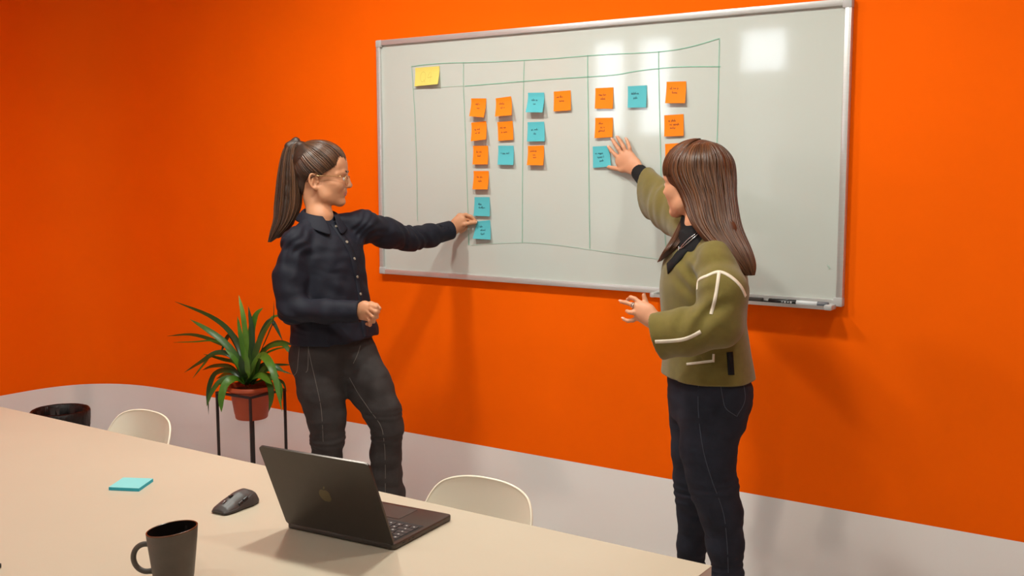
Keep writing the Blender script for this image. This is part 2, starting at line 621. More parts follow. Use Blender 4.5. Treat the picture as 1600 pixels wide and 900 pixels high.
for i, (wx, ww) in enumerate(WINS):
    bm = bmesh.new()
    h = WZ1-WZ0
    for s in (-1, 1):
        bm_box(bm, wx+s*(ww/2-0.02), YF-0.05, (WZ0+WZ1)/2, 0.04, 0.06, h)
        bm_box(bm, wx, YF-0.05, (WZ0+WZ1)/2+s*(h/2-0.02), ww-0.08, 0.06, 0.04)
    wo = bmobj('window_%d' % (i+1), bm, M_wframe)
    tag(wo, 'white framed window in the wall facing the whiteboard', kind='structure')
    box('pane', (wx, YF-0.05, (WZ0+WZ1)/2), (ww-0.08, 0.006, h-0.08), M_pane, wo)
    box('added_blind', (wx, YF-0.012, (WZ0+WBL[i])/2), (ww-0.01, 0.004, WBL[i]-WZ0), M_blind, wo)
    box('added_blind_rail', (wx, YF-0.012, WBL[i]+0.01), (ww-0.01, 0.018, 0.02), M_wframe, wo)

# recessed ceiling downlights
M_lampring = mat('downlight_ring', srgb(235, 235, 232), 0.35, noise=0.02)
M_lampglow = mat('downlight_glow', (1, 0.9, 0.75, 1), 0.5, emit=(1, 0.86, 0.66, 1), estr=6.0)
for lx, ly in LAMPS:
    r = empty('ceiling_downlight', (lx, ly, CEIL))
    tag(r, 'round white recessed downlight in the ceiling', 'ceiling lamp', 'recessed ceiling downlights')
    v, f = lathe_mesh([(0.062, 0.004), (0.062, -0.012), (0.09, -0.012), (0.095, -0.006), (0.095, 0.004)], 32)
    pyobj('ring', v, f, M_lampring, r, True)
    v, f = lathe_mesh([(0.001, -0.004), (0.062, -0.004)], 32)
    pyobj('diffuser', v, f, M_lampglow, r)

# ================================================================== WHITEBOARD
M_board = mat('whiteboard_enamel', srgb(196, 200, 193), 0.065, spec=0.6, noise=0.015, nscale=1.5, bump=0.008, bscale=25, stretch=(1, 1, 0.25))
M_alu = mat('brushed_aluminium', srgb(206, 204, 201), 0.36, metal=0.5, noise=0.05, nscale=6, stretch=(1, 1, 40))
M_capgrey = mat('grey_plastic_cap', srgb(182, 180, 178), 0.45, noise=0.02)
M_green = mat('green_marker_ink', srgb(128, 190, 164), 0.5, noise=0.15, nscale=30)
M_green2 = mat('faint_green_marker_ink', srgb(176, 206, 190), 0.5, noise=0.1, nscale=30)
BW, BH, BZ = 2.188, 1.08, 1.1155
YS = -0.016                                    # writing surface
board = empty('whiteboard', (BW/2, -0.0, BZ))
tag(board, 'large wall-mounted whiteboard with aluminium frame and pen tray on orange wall', 'whiteboard')
def wchild(name, verts, faces, m, parent, smooth=False):
    o = pyobj(name, verts, faces, m, None, smooth)
    return world_child(o, parent)
def wbox(name, c, s, m, parent, bev=0.0, mtx=None):
    return world_child(box(name, c, s, m, None, bev, 2, mtx), parent)
FW = 0.024
wbox('writing_surface', (BW/2, YS/2+0.001, BZ+BH/2), (BW-0.02, -YS+0.0, BH-0.02), M_board, board)
wbox('frame_rail', (BW/2, -0.014, BZ+BH-FW/2), (BW-0.06, 0.028, FW), M_alu, board, 0.004)
wbox('frame_rail', (BW/2, -0.014, BZ+FW/2), (BW-0.06, 0.028, FW), M_alu, board, 0.004)
wbox('frame_rail', (FW/2, -0.014, BZ+BH/2), (FW, 0.028, BH-0.06), M_alu, board, 0.004)
wbox('frame_rail', (BW-FW/2, -0.014, BZ+BH/2), (FW, 0.028, BH-0.06), M_alu, board, 0.004)
for cx_ in (0.016, BW-0.016):
    for cz_ in (BZ+0.016, BZ+BH-0.016):
        wbox('corner_cap', (cx_, -0.0145, cz_), (0.034, 0.031, 0.034), M_capgrey, board, 0.005)
# pen tray along the bottom
TX0, TX1 = 1.46, BW-0.04
bm = bmesh.new()
prof = [(-0.0275, 0.022), (-0.0275, -0.002), (-0.07, -0.004), (-0.0745, 0.004), (-0.077, 0.004), (-0.073, -0.009), (-0.0275, -0.010)]
# closed profile extruded along x
k = len(prof)
vv = []
for X in (TX0, TX1):
    for (yy, zz) in prof:
        vv.append((X, yy, BZ+zz))
ff = [(i, (i+1) % k, k+(i+1) % k, k+i) for i in range(k)]
ff += [tuple(range(k))[::-1], tuple(range(k, 2*k))]
bm.free()
wchild('pen_tray', vv, ff, M_alu, board)
wbox('tray_end_cap', (TX0-0.004, -0.05, BZ-0.001), (0.02, 0.054, 0.02), M_alu, board, 0.005)
wbox('tray_end_cap', (TX1+0.004, -0.05, BZ-0.001), (0.03, 0.056, 0.02), M_capgrey, board, 0.006)
# marker grid drawn on the board
def on_board(px, py, off=0.0012):
    return PY(px, py, YS-off)
def ribbon(pts, w, nrm=(0, -1, 0)):
    pts = np.asarray(pts, float)
    T = np.gradient(pts, axis=0)
    T /= np.linalg.norm(T, axis=1)[:, None]+1e-12
    S = np.cross(T, np.asarray(nrm, float))
    S /= np.linalg.norm(S, axis=1)[:, None]+1e-12
    w = np.full(len(pts), w) if np.isscalar(w) else np.asarray(w)
    L = pts + S*w[:, None]/2
    Rr = pts - S*w[:, None]/2
    n = len(pts)
    return [tuple(p) for p in np.vstack([L, Rr])], [(i, i+1, n+i+1, n+i) for i in range(n-1)]
LINES = [
    ([(643, 104), (665, 101), (700, 98.5), (760, 97), (820, 94), (870, 91), (918, 87), (970, 84), (1029, 81), (1075, 74), (1124, 60)], 0.0030, 1),
    ([(645, 139), (690, 136), (724, 134)], 0.002, 0),
    ([(726, 134.5), (770, 131), (818, 127), (870, 123), (918, 120), (960, 117), (995, 111), (1029, 107), (1060, 104.5), (1090, 104), (1126, 104)], 0.0032, 1),
    ([(643, 103), (645, 130), (648, 180), (651, 260), (652, 345)], 0.0024, 1),
    ([(724, 97), (724, 134), (727, 210), (730, 300), (733, 383)], 0.0026, 1),
    ([(732, 366), (732.5, 383)], 0.004, 1),
    ([(819, 94), (818, 127), (817, 200), (816, 300), (816, 380)], 0.0028, 1),
    ([(918, 86), (918, 120), (919, 180), (920, 280), (921.5, 388)], 0.0032, 1),
    ([(1029, 80), (1029, 107), (1031, 200), (1034, 300), (1042, 405)], 0.0028, 1),
    ([(1124, 60), (1123, 104), (1122, 160), (1119, 260)], 0.0028, 1),
    ([(735, 383), (780, 380), (830, 379), (880, 384), (930, 391), (980, 398), (1040, 406)], 0.0022, 0),
    ([(1292, 414), (1297, 418), (1294, 420)], 0.003, 0),
]
for pts, w, strong in LINES:
    pp = smooth_path(pts, max(8, len(pts)*5))
    v, f = ribbon([on_board(*q) for q in pp], w*0.85)
    wchild('marker_line', v, f, M_green if strong else M_green2, board)

# markers and wiper lying in the tray
M_blackplastic = mat('black_plastic', srgb(24, 23, 24), 0.35, noise=0.05)
M_markerwhite = mat('marker_barrel_white', srgb(205, 208, 210), 0.35, noise=0.02)
M_markergrey = mat('marker_cap_grey', srgb(96, 98, 104), 0.4, noise=0.02)
def cyl_x(prof, n=20):
    v, f = lathe_mesh(prof, n, True)
    return [(z, x, y) for (x, y, z) in v], f
def place_x(verts, loc, rz=0.0):
    c, s = math.cos(rz), math.sin(rz)
    return [(loc[0]+x*c-y*s, loc[1]+x*s+y*c, loc[2]+z) for x, y, z in verts]
TZ = BZ-0.003
pA = PY(1236, 467, -0.05)
mk = empty('whiteboard_marker', (2.09, -0.052, TZ+0.0095))
tag(mk, 'white whiteboard marker with grey cap, against the end of the pen tray', 'marker')
v, f = cyl_x([(0.008, -0.065), (0.0095, -0.063), (0.0095, 0.018), (0.006, 0.02)]); pyobj('barrel', v, f, M_markerwhite, mk, True)
v, f = cyl_x([(0.010, 0.018), (0.0104, 0.02), (0.0098, 0.056), (0.006, 0.058)]); pyobj('cap', v, f, M_markergrey, mk, True)
mk = empty('whiteboard_marker', (1.985, -0.052, TZ+0.0095))
tag(mk, 'black whiteboard marker with white print in the pen tray', 'marker')
v, f = cyl_x([(0.008, -0.06), (0.0098, -0.058), (0.0098, 0.045), (0.007, 0.047)]); pyobj('barrel', v, f, M_blackplastic, mk, True)
for q in range(4):
    bm = bmesh.new()
    bm_box(bm, -0.006+q*0.011, -0.0095, 0.0012, 0.006, 0.0008, 0.004+0.003*(q % 2))
    bmobj('print_mark', bm, M_markerwhite, mk)
o = box('board_wiper', (1.87, -0.05, TZ+0.009), (0.06, 0.03, 0.016), mat('dark_felt', srgb(62, 56, 52), 0.9, bump=0.3, bscale=400), bev=0.004)
tag(o, 'small dark grey wiper in the pen tray beside the markers', 'board wiper')
mk = empty('whiteboard_marker', (1.775, -0.056, TZ+0.006))
tag(mk, 'thin black pen in the pen tray near the woman in green', 'marker')
v, f = cyl_x([(0.003, -0.07), (0.0055, -0.066), (0.0055, 0.06), (0.002, 0.068)]); pyobj('barrel', v, f, M_blackplastic, mk, True)

# ================================================================== STICKY NOTES
M_norange = mat('sticky_orange', srgb(250, 128, 16), 0.7, spec=0.2, noise=0.02, nscale=20)
M_nblue = mat('sticky_blue', srgb(88, 178, 188), 0.7, spec=0.2, noise=0.02, nscale=20)
M_nyellow = mat('sticky_yellow', srgb(228, 208, 108), 0.7, spec=0.2, noise=0.02, nscale=20)
M_ink_o = mat('pen_ink_brown', srgb(150, 72, 20), 0.7, noise=0.05)
M_ink_b = mat('pen_ink_dark', srgb(40, 92, 104), 0.7, noise=0.05)
M_ink_y = mat('pencil_faint', srgb(196, 176, 84), 0.7, noise=0.05)
def scribble(rs, words, x0, h):
    """handwritten-looking strokes; returns list of polylines in note units (x across, y down)"""
    out = []
    x = x0
    for w in words:
        pts = []
        for c in range(w):
            kind = rs.randint(5)
            wd = h*(0.55+0.25*rs.rand())
            if kind == 0: loc = [(0, 0), (.25, -.9), (.5, -.9), (.4, 0), (1, 0)]
            elif kind == 1: loc = [(0, 0), (.3, -1.9), (.5, -1.7), (.45, 0), (1, -.1)]
            elif kind == 2: loc = [(0, -.4), (.5, -1), (.2, -.5), (.4, 0), (1, -.1)]
            elif kind == 3: loc = [(0, 0), (.3, -.8), (.5, 0), (.75, -.8), (1, 0)]
            else: loc = [(0, -.2), (.4, -.9), (.5, .1), (.35, .8), (1, -.1)]
            for (a, b) in loc:
                pts.append((x+a*wd, b*h*0.8+0.1*h*rs.randn()))
            x += wd
        out.append(pts)
        x += h*0.9
    return out
def sticky(name, mm, ink, px4, curl, label, lines, seed, group, twist=(0.0, 0.0), q4=False):
    TLp, TRp, BRp, BLp = px4
    y0 = YS-0.0015
    A, B = PY(*TLp, y0-twist[0]*0.0), PY(*TRp, y0)
    Cc, D = PY(*BRp, y0-curl-twist[1]), PY(*BLp, y0-curl-twist[0])
    org = (A+B+Cc+D)/4
    root = None
    nu, nv = 9, 11
    def surf(u, v, off=0.0):
        top = A+(B-A)*u
        bot = D+(Cc-D)*u
        p = top+(bot-top)*v
        yb = (1-u)*D[1]+u*Cc[1]
        # adhesive strip flat on the board, then lifts
        t = max(0.0, (v-0.16)/0.84)
        p = p.copy()
        p[1] = y0 + (yb-y0)*(t**1.35) - off
        return p
    vs, fs = [], []
    for j in range(nv+1):
        for i in range(nu+1):
            vs.append(surf(i/nu, j/nv)-org)
    W = nu+1
    for j in range(nv):
        for i in range(nu):
            fs.append((j*W+i, (j+1)*W+i, (j+1)*W+i+1, j*W+i+1))
    # back side, a paper's thickness behind
    nf = len(vs)
    vs += [p+np.array([0, 0.0004, 0]) for p in vs]
    fs += [tuple(nf+i for i in reversed(f)) for f in fs]
    o = pyobj(name, vs, fs, mm, None, True)
    o.location = V3(org)
    tag(o, label, 'sticky note', group)
    rs = np.random.RandomState(seed)
    av, af = [], []
    strokes = []
    if q4:
        th = np.linspace(0, 2*PI, 18)
        strokes.append([(0.34+0.11*math.cos(t), 0.52-0.27*math.sin(t)) for t in th])
        strokes.append([(0.36, 0.66), (0.45, 0.84)])
        strokes.append([(0.63, 0.26), (0.53, 0.58), (0.72, 0.55)])
        strokes.append([(0.66, 0.30), (0.655, 0.84)])
    else:
        for (ly, lx, words) in lines:
            for st in scribble(rs, words, 0, 0.062):
                strokes.append([(lx+a, ly+b) for a, b in st])
    for st in strokes:
        st = np.array(st)
        pts = [surf(min(max(a, 0.02), 0.98), min(max(b, 0.03), 0.97), 0.0007)-org for a, b in smooth_path(st, len(st)*3)]
        v, f = ribbon(pts, 0.0012)
        k0 = len(av)
        av += v
        af += [tuple(k0+i for i in q) for q in f]
    pyobj('handwriting', av, af, ink, o)
    return o
OR, BL_, YE = ('orange_sticky_note', M_norange, M_ink_o), ('blue_sticky_note', M_nblue, M_ink_b), ('yellow_sticky_note', M_nyellow, M_ink_y)
G1, G2, G3 = 'sticky notes in the first and longest column', 'sticky notes in the short columns', 'sticky notes by the hand of the woman in green'
NOTES = [
 (YE, [(648.6,106.1),(686.4,103.3),(683.9,131.4),(647.5,135)], .012, 'yellow sticky note marked Q4 in the corner of the marker grid', [], 'grid heading note', (0, .008)),
 (OR, [(736.1,153.7),(759.5,153.7),(755.7,183.6),(733,181.5)], .022, 'orange sticky note at the top of the longest column, bottom edge lifted', [(.34,.30,[5,1]),(.55,.42,[4])], G1, (0,0)),
 (OR, [(736.1,191.7),(759.2,189.1),(759.2,217.9),(735.4,220.7)], .02, 'orange sticky note second from the top of the longest column', [(.42,.2,[3,5]),(.62,.25,[3,4])], G1, (0,.004)),
 (OR, [(739,227.8),(762.3,227.6),(761.9,256.9),(738.2,256.9)], .014, 'orange sticky note third from the top of the longest column', [(.36,.22,[3,4]),(.58,.3,[5])], G1, (0,0)),
 (OR, [(739.9,267.1),(763.4,267.1),(761.6,296),(737.9,295.7)], .018, 'lowest orange sticky note of the longest column, above two blue ones', [(.36,.22,[4,4]),(.58,.32,[6])], G1, (0,0)),
 (BL_, [(741.4,308),(764.8,308),(765.2,338),(739.8,337.2)], .01, 'blue sticky note just above the one held by the woman in navy', [(.40,.25,[5]),(.58,.28,[10])], G1, (0,0)),
 (BL_, [(744,346),(765.6,344),(766.4,374.4),(738.4,373)], .012, 'lowest blue sticky note, pinched by the hand of the woman in navy', [(.34,.28,[5]),(.54,.36,[8]),(.74,.42,[5])], G1, (.006,0)),
 (OR, [(774.3,153.7),(798.2,150.4),(799.1,180.1),(773.2,182)], .022, 'orange sticky note topmost in the column of three with a blue lowest', [(.36,.2,[8]),(.58,.3,[3,2])], G2, (0,.002)),
 (OR, [(776.9,190.8),(800.8,188.9),(802,218.4),(778.4,220.1)], .008, 'orange sticky note between an orange one above and a blue one below', [(.34,.16,[4,4]),(.58,.22,[2,6])], G2, (0,0)),
 (BL_, [(778.3,227.6),(802.3,227.6),(801.9,257.8),(777.3,257.3)], .014, 'blue sticky note with one line of writing, below two orange ones', [(.42,.18,[1,4,5])], G2, (0,0)),
 (BL_, [(824.8,145),(850.1,144.6),(847.4,175.6),(821.1,175.4)], .026, 'blue sticky note lifting strongly off the board above another blue one', [(.40,.24,[5,2]),(.60,.36,[4])], G2, (0,0)),
 (BL_, [(824.2,191),(849.9,190.1),(850.9,220.7),(823.2,221.2)], .012, 'blue sticky note between a blue one above and an orange one below', [(.42,.22,[3,5]),(.62,.36,[4])], G2, (0,0)),
 (OR, [(824.6,228),(849.6,227.2),(848.6,258.4),(823,258)], .018, 'orange sticky note below two blue ones', [(.30,.14,[10]),(.5,.32,[4]),(.62,.34,[5])], G2, (0,0)),
 (OR, [(865.1,143.2),(891.4,141.1),(891.8,172.2),(864.9,174.1)], .008, 'lone orange sticky note lying flat beside the lifted blue one', [(.32,.16,[4,4]),(.52,.32,[7])], G2, (0,0)),
 (OR, [(930.2,137.8),(958.1,136.4),(957.2,169.7),(929.2,169.7)], .008, 'orange sticky note highest above the hand of the woman in green', [(.36,.2,[5,4]),(.56,.3,[6])], G3, (0,0)),
 (OR, [(930,184.2),(957.4,183.7),(956.7,214.1),(928.6,215.9)], .010, 'orange sticky note with three lines, directly above the spread hand', [(.32,.2,[6]),(.5,.3,[3,2]),(.68,.2,[9])], G3, (0,0)),
 (BL_, [(926,229),(950.5,227.8),(954.8,259.8),(926.5,262.5)], .006, 'blue sticky note touched by the spread hand of the woman in green', [(.36,.14,[3,7]),(.54,.26,[7,1]),(.72,.38,[6])], G3, (0,.006)),
 (BL_, [(980.9,134.8),(1010.6,133.3),(1009.4,167.8),(980.6,168.3)], .008, 'lone blue sticky note above the gap between hand and brown hair', [(.38,.18,[10]),(.58,.3,[5])], G3, (0,0)),
 (OR, [(1041.5,127.8),(1072,127),(1070.2,161.2),(1039.1,161.2)], .014, 'orange sticky note topmost above the head of the woman in green', [(.34,.18,[3,3,2]),(.54,.3,[7])], G3, (0,0)),
 (OR, [(1037.8,180.2),(1067.8,178.2),(1068,212.2),(1037.8,213.4)], .007, 'orange sticky note with three lines above the head of the woman in green', [(.30,.2,[3,6]),(.48,.26,[3,8]),(.64,.3,[7])], G3, (0,0)),
 (OR, [(1039,225),(1069,223),(1069,256),(1039,258)], .010, 'orange sticky note half hidden behind the brown hair', [(.35,.2,[6])], G3, (0,0)),
]
for i, (kind, px4, curl, label, lines, grp, tw) in enumerate(NOTES):
    sticky(kind[0], kind[1], kind[2], px4, curl, label, lines, 100+i, grp, tw, q4=(i == 0))
# ================================================================== TABLE AND THINGS ON IT
TZ0 = 0.75
M_table = mat('cream_laminate', srgb(194, 181, 160), 0.34, spec=0.4, noise=0.015, nscale=5, bump=0.01, bscale=200)
M_tedge = mat('table_edge_band', srgb(196, 182, 168), 0.45, noise=0.03, nscale=12)
M_tleg = mat('white_steel_leg', srgb(215, 212, 206), 0.4, noise=0.02)
tb = empty('conference_table', (0.75, -2.33, 0))
tag(tb, 'long cream conference table with square edges carrying laptop and mug', 'table')
TXL, TXR, TYF, TYN = -1.0, 2.439, -1.7145, -3.0
wbox('table_top', ((TXL+TXR)/2, (TYF+TYN)/2, TZ0-0.001), (TXR-TXL, TYF-TYN, 0.002), M_table, tb)
wbox('edge_band', ((TXL+TXR)/2, (TYF+TYN)/2, TZ0-0.021), (TXR-TXL-0.0005, TYF-TYN-0.0005, 0.038), M_tedge, tb, 0.001)
for lx in (TXL+0.12, TXR-0.32):
    for ly in (TYN+0.12, TYF-0.12-0.1):
        wbox('leg', (lx, ly, (TZ0-0.04)/2), (0.06, 0.06, TZ0-0.04), M_tleg, tb, 0.004)
wbox('apron', ((TXL+TXR)/2-0.1, TYF-0.22, TZ0-0.07), (TXR-TXL-0.5, 0.03, 0.06), M_tleg, tb)
wbox('apron', ((TXL+TXR)/2-0.1, TYN+0.12, TZ0-0.07), (TXR-TXL-0.5, 0.03, 0.06), M_tleg, tb)

# ---- shell chairs
M_shell = mat('cream_shell_plastic', srgb(240, 230, 208), 0.2, spec=0.5, noise=0.015, nscale=4)
M_chrome = mat('chair_leg_steel', srgb(150, 150, 152), 0.25, metal=1.0, noise=0.03)
def chair_shell():
    prof = smooth_path([(0.225, 0.405), (0.20, 0.432), (0.10, 0.437), (0.0, 0.428), (-0.09, 0.428), (-0.155, 0.455),
                        (-0.19, 0.52), (-0.212, 0.60), (-0.232, 0.69), (-0.244, 0.755), (-0.249, 0.790)], 200)
    n, mu = 48, 31
    tt = np.concatenate([np.linspace(0, 0.66, 26), 0.66+0.34*np.sin(np.linspace(0, PI/2, 23))[1:]])
    n = len(tt)
    P2 = np.stack([np.interp(tt, np.linspace(0, 1, 200), prof[:, c]) for c in (0, 1)], 1)
    T = np.gradient(prof, axis=0); T /= np.linalg.norm(T, axis=1)[:, None]
    T2 = np.stack([np.interp(tt, np.linspace(0, 1, 200), T[:, c]) for c in (0, 1)], 1)
    W0 = 0.180
    base_w = np.interp(tt, [0, .06, .2, .45, .66], [.165, .200, .214, .206, W0])
    q = np.clip((tt-0.66)/0.34, 0, 1)
    wst = np.where(q > 0, W0*np.maximum(1-q**2.7, 0.0)**(1/2.5), base_w)
    wst[-1] = 0.012
    def grid(off):
        vs = []
        for j in range(n):
            t = tt[j]
            cup = 0.030+0.055*math.exp(-((t-0.55)/0.22)**2)+0.012*t
            nn = np.array([T2[j, 1], -T2[j, 0]])
            if nn[0] < 0 and P2[j, 1] > 0.5: nn = -nn
            if P2[j, 1] <= 0.5 and nn[1] < 0: nn = -nn
            for i in range(mu):
                u = -1+2*i/(mu-1)
                x = math.sin(u*PI/2*0.999)*wst[j]
                lift = cup*(abs(x)/W0)**2.4
                y, z = P2[j]+nn*(lift+off)
                vs.append((x, y, z))
        return vs
    a, b = grid(0.0), grid(-0.006)
    W = mu
    fs = [(j*W+i, j*W+i+1, (j+1)*W+i+1, (j+1)*W+i) for j in range(n-1) for i in range(W-1)]
    k = len(a)
    fs += [tuple(k+q_ for q_ in reversed(f)) for f in fs]
    rim = [i for i in range(W)] + [j*W+W-1 for j in range(1, n)] + [(n-1)*W+i for i in range(W-2, -1, -1)] + [j*W for j in range(n-2, 0, -1)]
    for q_ in range(len(rim)):
        p0, p1 = rim[q_], rim[(q_+1) % len(rim)]
        fs.append((p1, p0, k+p0, k+p1))
    # rolled lip along the rim
    lip = [np.array(a[i])*0.5+np.array(b[i])*0.5 for i in rim]
    lv, lf = tube_mesh(smooth_path(lip+[lip[0]], 220), 0.0038, 8, False)
    m = len(a)+len(b)
    return a+b+[tuple(v_) for v_ in lv], fs+[tuple(m+i for i in f) for f in lf]
def make_chair(label):
    r = empty('shell_chair', (0, 0, 0))
    tag(r, label, 'chair', 'shell chairs along the far side of the table')
    v, f = chair_shell()
    o = pyobj('shell', v, f, M_shell, r, True)
    o.data.set_sharp_from_angle(angle=math.radians(60))
    for sx in (-1, 1):
        for sy in (-1, 1):
            tube('leg', [(sx*0.10, sy*0.10, 0.425), (sx*0.17, sy*0.17, 0.22), (sx*0.225, sy*0.215, 0.0)], [0.009, 0.009, 0.008], M_chrome, r, 10)
    for sy in (-1, 1):
        tube('crossbar', [(-0.105, sy*0.105, 0.41), (0, sy*0.09, 0.405), (0.105, sy*0.105, 0.41)], 0.006, M_chrome, r, 8)
    return r
c1 = make_chair('white shell chair behind the open laptop')
c1.location = (1.735, -1.815, 0); c1.rotation_euler.z = PI+0.0
c2 = c1.copy(); COL.objects.link(c2)
for ch in list(c1.children):
    c = ch.copy(); COL.objects.link(c); c.parent = c2
c2['label'] = 'white shell chair between the waste bin and the potted plant'
c2.location = (0.305, -1.815, 0); c2.rotation_euler.z = PI-0.05

# ---- waste bin with liner
M_bin = mat('black_bin_mesh', srgb(30, 28, 27), 0.5, noise=0.1, nscale=60)
M_liner = mat('black_bag_film', srgb(24, 21, 20), 0.3, spec=0.35, noise=0.2, nscale=25, bump=0.5, bscale=45, stretch=(3, 3, 0.5))
bn = empty('waste_bin', (-1.73, -0.61, 0))
tag(bn, 'round black waste bin lined with a crinkled black bag', 'waste bin')
v, f = lathe_mesh([(0.001, 0.004), (0.105, 0.004), (0.105, 0.0), (0.108, 0.0), (0.137, 0.335), (0.134, 0.335), (0.107, 0.01)], 48)
pyobj('body', v, f, M_bin, bn, True)
n = 96
vs, fs = [], []
prof = [(0.100, 0.02), (0.118, 0.16), (0.130, 0.30), (0.135, 0.345), (0.141, 0.352), (0.1465, 0.344), (0.1455, 0.30), (0.142, 0.255)]
for j, (r, z) in enumerate(prof):
    for k in range(n):
        a = 2*PI*k/n
        wv = 0.0022*math.sin(9*a+j*0.7)+0.0016*math.sin(23*a+j*1.9)+0.0012*math.sin(41*a)
        zz = z + (0.006*math.sin(3*a+1)+0.004*math.sin(7*a) if j >= 6 else 0)
        rr = r+(wv if j < 3 else (wv*0.5 if j < 5 else abs(wv)))
        vs.append((rr*math.cos(a), rr*math.sin(a), zz))
for j in range(len(prof)-1):
    for k in range(n):
        fs.append((j*n+k, j*n+(k+1) % n, (j+1)*n+(k+1) % n, (j+1)*n+k))
pyobj('bag_liner', vs, fs, M_liner, bn, True)

# ---- plant stand, pot, plant
M_stand = mat('black_painted_steel', srgb(26, 24, 25), 0.45, noise=0.05)
M_pot = mat('terracotta_plastic', srgb(176, 74, 36), 0.5, noise=0.06, nscale=14)
M_soil = mat('soil', srgb(52, 36, 26), 0.95, noise=0.4, nscale=60, bump=1.0, bscale=90)
PC = PY(392, 608, -0.42)
ST = empty('plant_stand', (PC[0], PC[1], 0), 0.03)
tag(ST, 'tall black square steel plant stand on four thin legs', 'plant stand')
hs, zt = 0.110, float(PC[2])-0.004
for sx in (-1, 1):
    for sy in (-1, 1):
        box('leg', (sx*hs, sy*hs, zt/2), (0.011, 0.011, zt), M_stand, ST, 0.0015)
for s in (-1, 1):
    box('top_bar', (0, s*hs, zt-0.0055), (2*hs-0.011, 0.011, 0.011), M_stand, ST, 0.0015)
    box('top_bar', (s*hs, 0, zt-0.0055), (0.011, 2*hs-0.011, 0.011), M_stand, ST, 0.0015)
    box('lower_bar', (0, s*hs, 0.10), (2*hs-0.011, 0.009, 0.009), M_stand, ST, 0.001)
    box('lower_bar', (s*hs, 0, 0.10), (0.009, 2*hs-0.011, 0.009), M_stand, ST, 0.001)
PT = empty('potted_plant', (PC[0], PC[1], zt+0.0042))
tag(PT, 'bushy plant with long arching green leaves in a terracotta pot', 'potted plant')
pot_prof = [(0.001, -0.138), (0.071, -0.138), (0.075, -0.134), (0.0775, -0.115), (0.079, -0.114), (0.096, -0.004), (0.1085, -0.002), (0.1135, 0.002),
            (0.1135, 0.016), (0.109, 0.02), (0.103, 0.02), (0.099, 0.012), (0.097, -0.01)]
v, f = lathe_mesh(pot_prof, 48); pyobj('pot', v, f, M_pot, PT, True).data.set_sharp_from_angle(angle=math.radians(50))
v, f = lathe_mesh([(0.001, 0.0), (0.05, 0.003), (0.099, -0.004)], 32); pyobj('soil', v, f, M_soil, PT, True)
M_leaf = [mat('leaf_green_%d' % i, c, 0.38, spec=0.45, noise=0.22, nscale=18) for i, c in enumerate(
    [srgb(58, 96, 26), srgb(78, 124, 34), srgb(36, 66, 24), srgb(98, 142, 44)])]
def leaf(pts, wpx, mi, fold=0.25):
    """pts: (px, py, Y offset from the pot's axis)"""
    pp = smooth_path(np.array(pts, float), 18)
    P = np.array([PY(a, b, PC[1]+c) for a, b, c in pp])
    w = wpx/325.0
    N = len(P)
    T = np.gradient(P, axis=0); T /= np.linalg.norm(T, axis=1)[:, None]
    toC = CAM-P; toC /= np.linalg.norm(toC, axis=1)[:, None]
    up = np.tile(np.array([0, -0.25, 0.6]), (N, 1))+0.75*toC
    S = np.cross(T, up); S /= np.linalg.norm(S, axis=1)[:, None]
    Nn = np.cross(S, T)
    t = np.linspace(0, 1, N)
    prof = np.interp(t, [0, .12, .4, .7, .88, 1], [.55, .7, 1.0, .85, .5, .02])*w/2
    L = P+S*prof[:, None]+Nn*(prof*fold)[:, None]
    R_ = P-S*prof[:, None]+Nn*(prof*fold)[:, None]
    V = np.vstack([L, P, R_])
    Vb = V-np.vstack([Nn, Nn, Nn])*0.0008
    fs = []
    for r in range(2):
        for i in range(N-1):
            fs.append((r*N+i, r*N+i+1, (r+1)*N+i+1, (r+1)*N+i))
    k = len(V)
    fs += [tuple(k+q for q in reversed(f)) for f in fs]
    o = pyobj('leaf', np.vstack([V, Vb]), fs, M_leaf[mi], None, True)
    world_child(o, PT)
B0 = (387, 598)
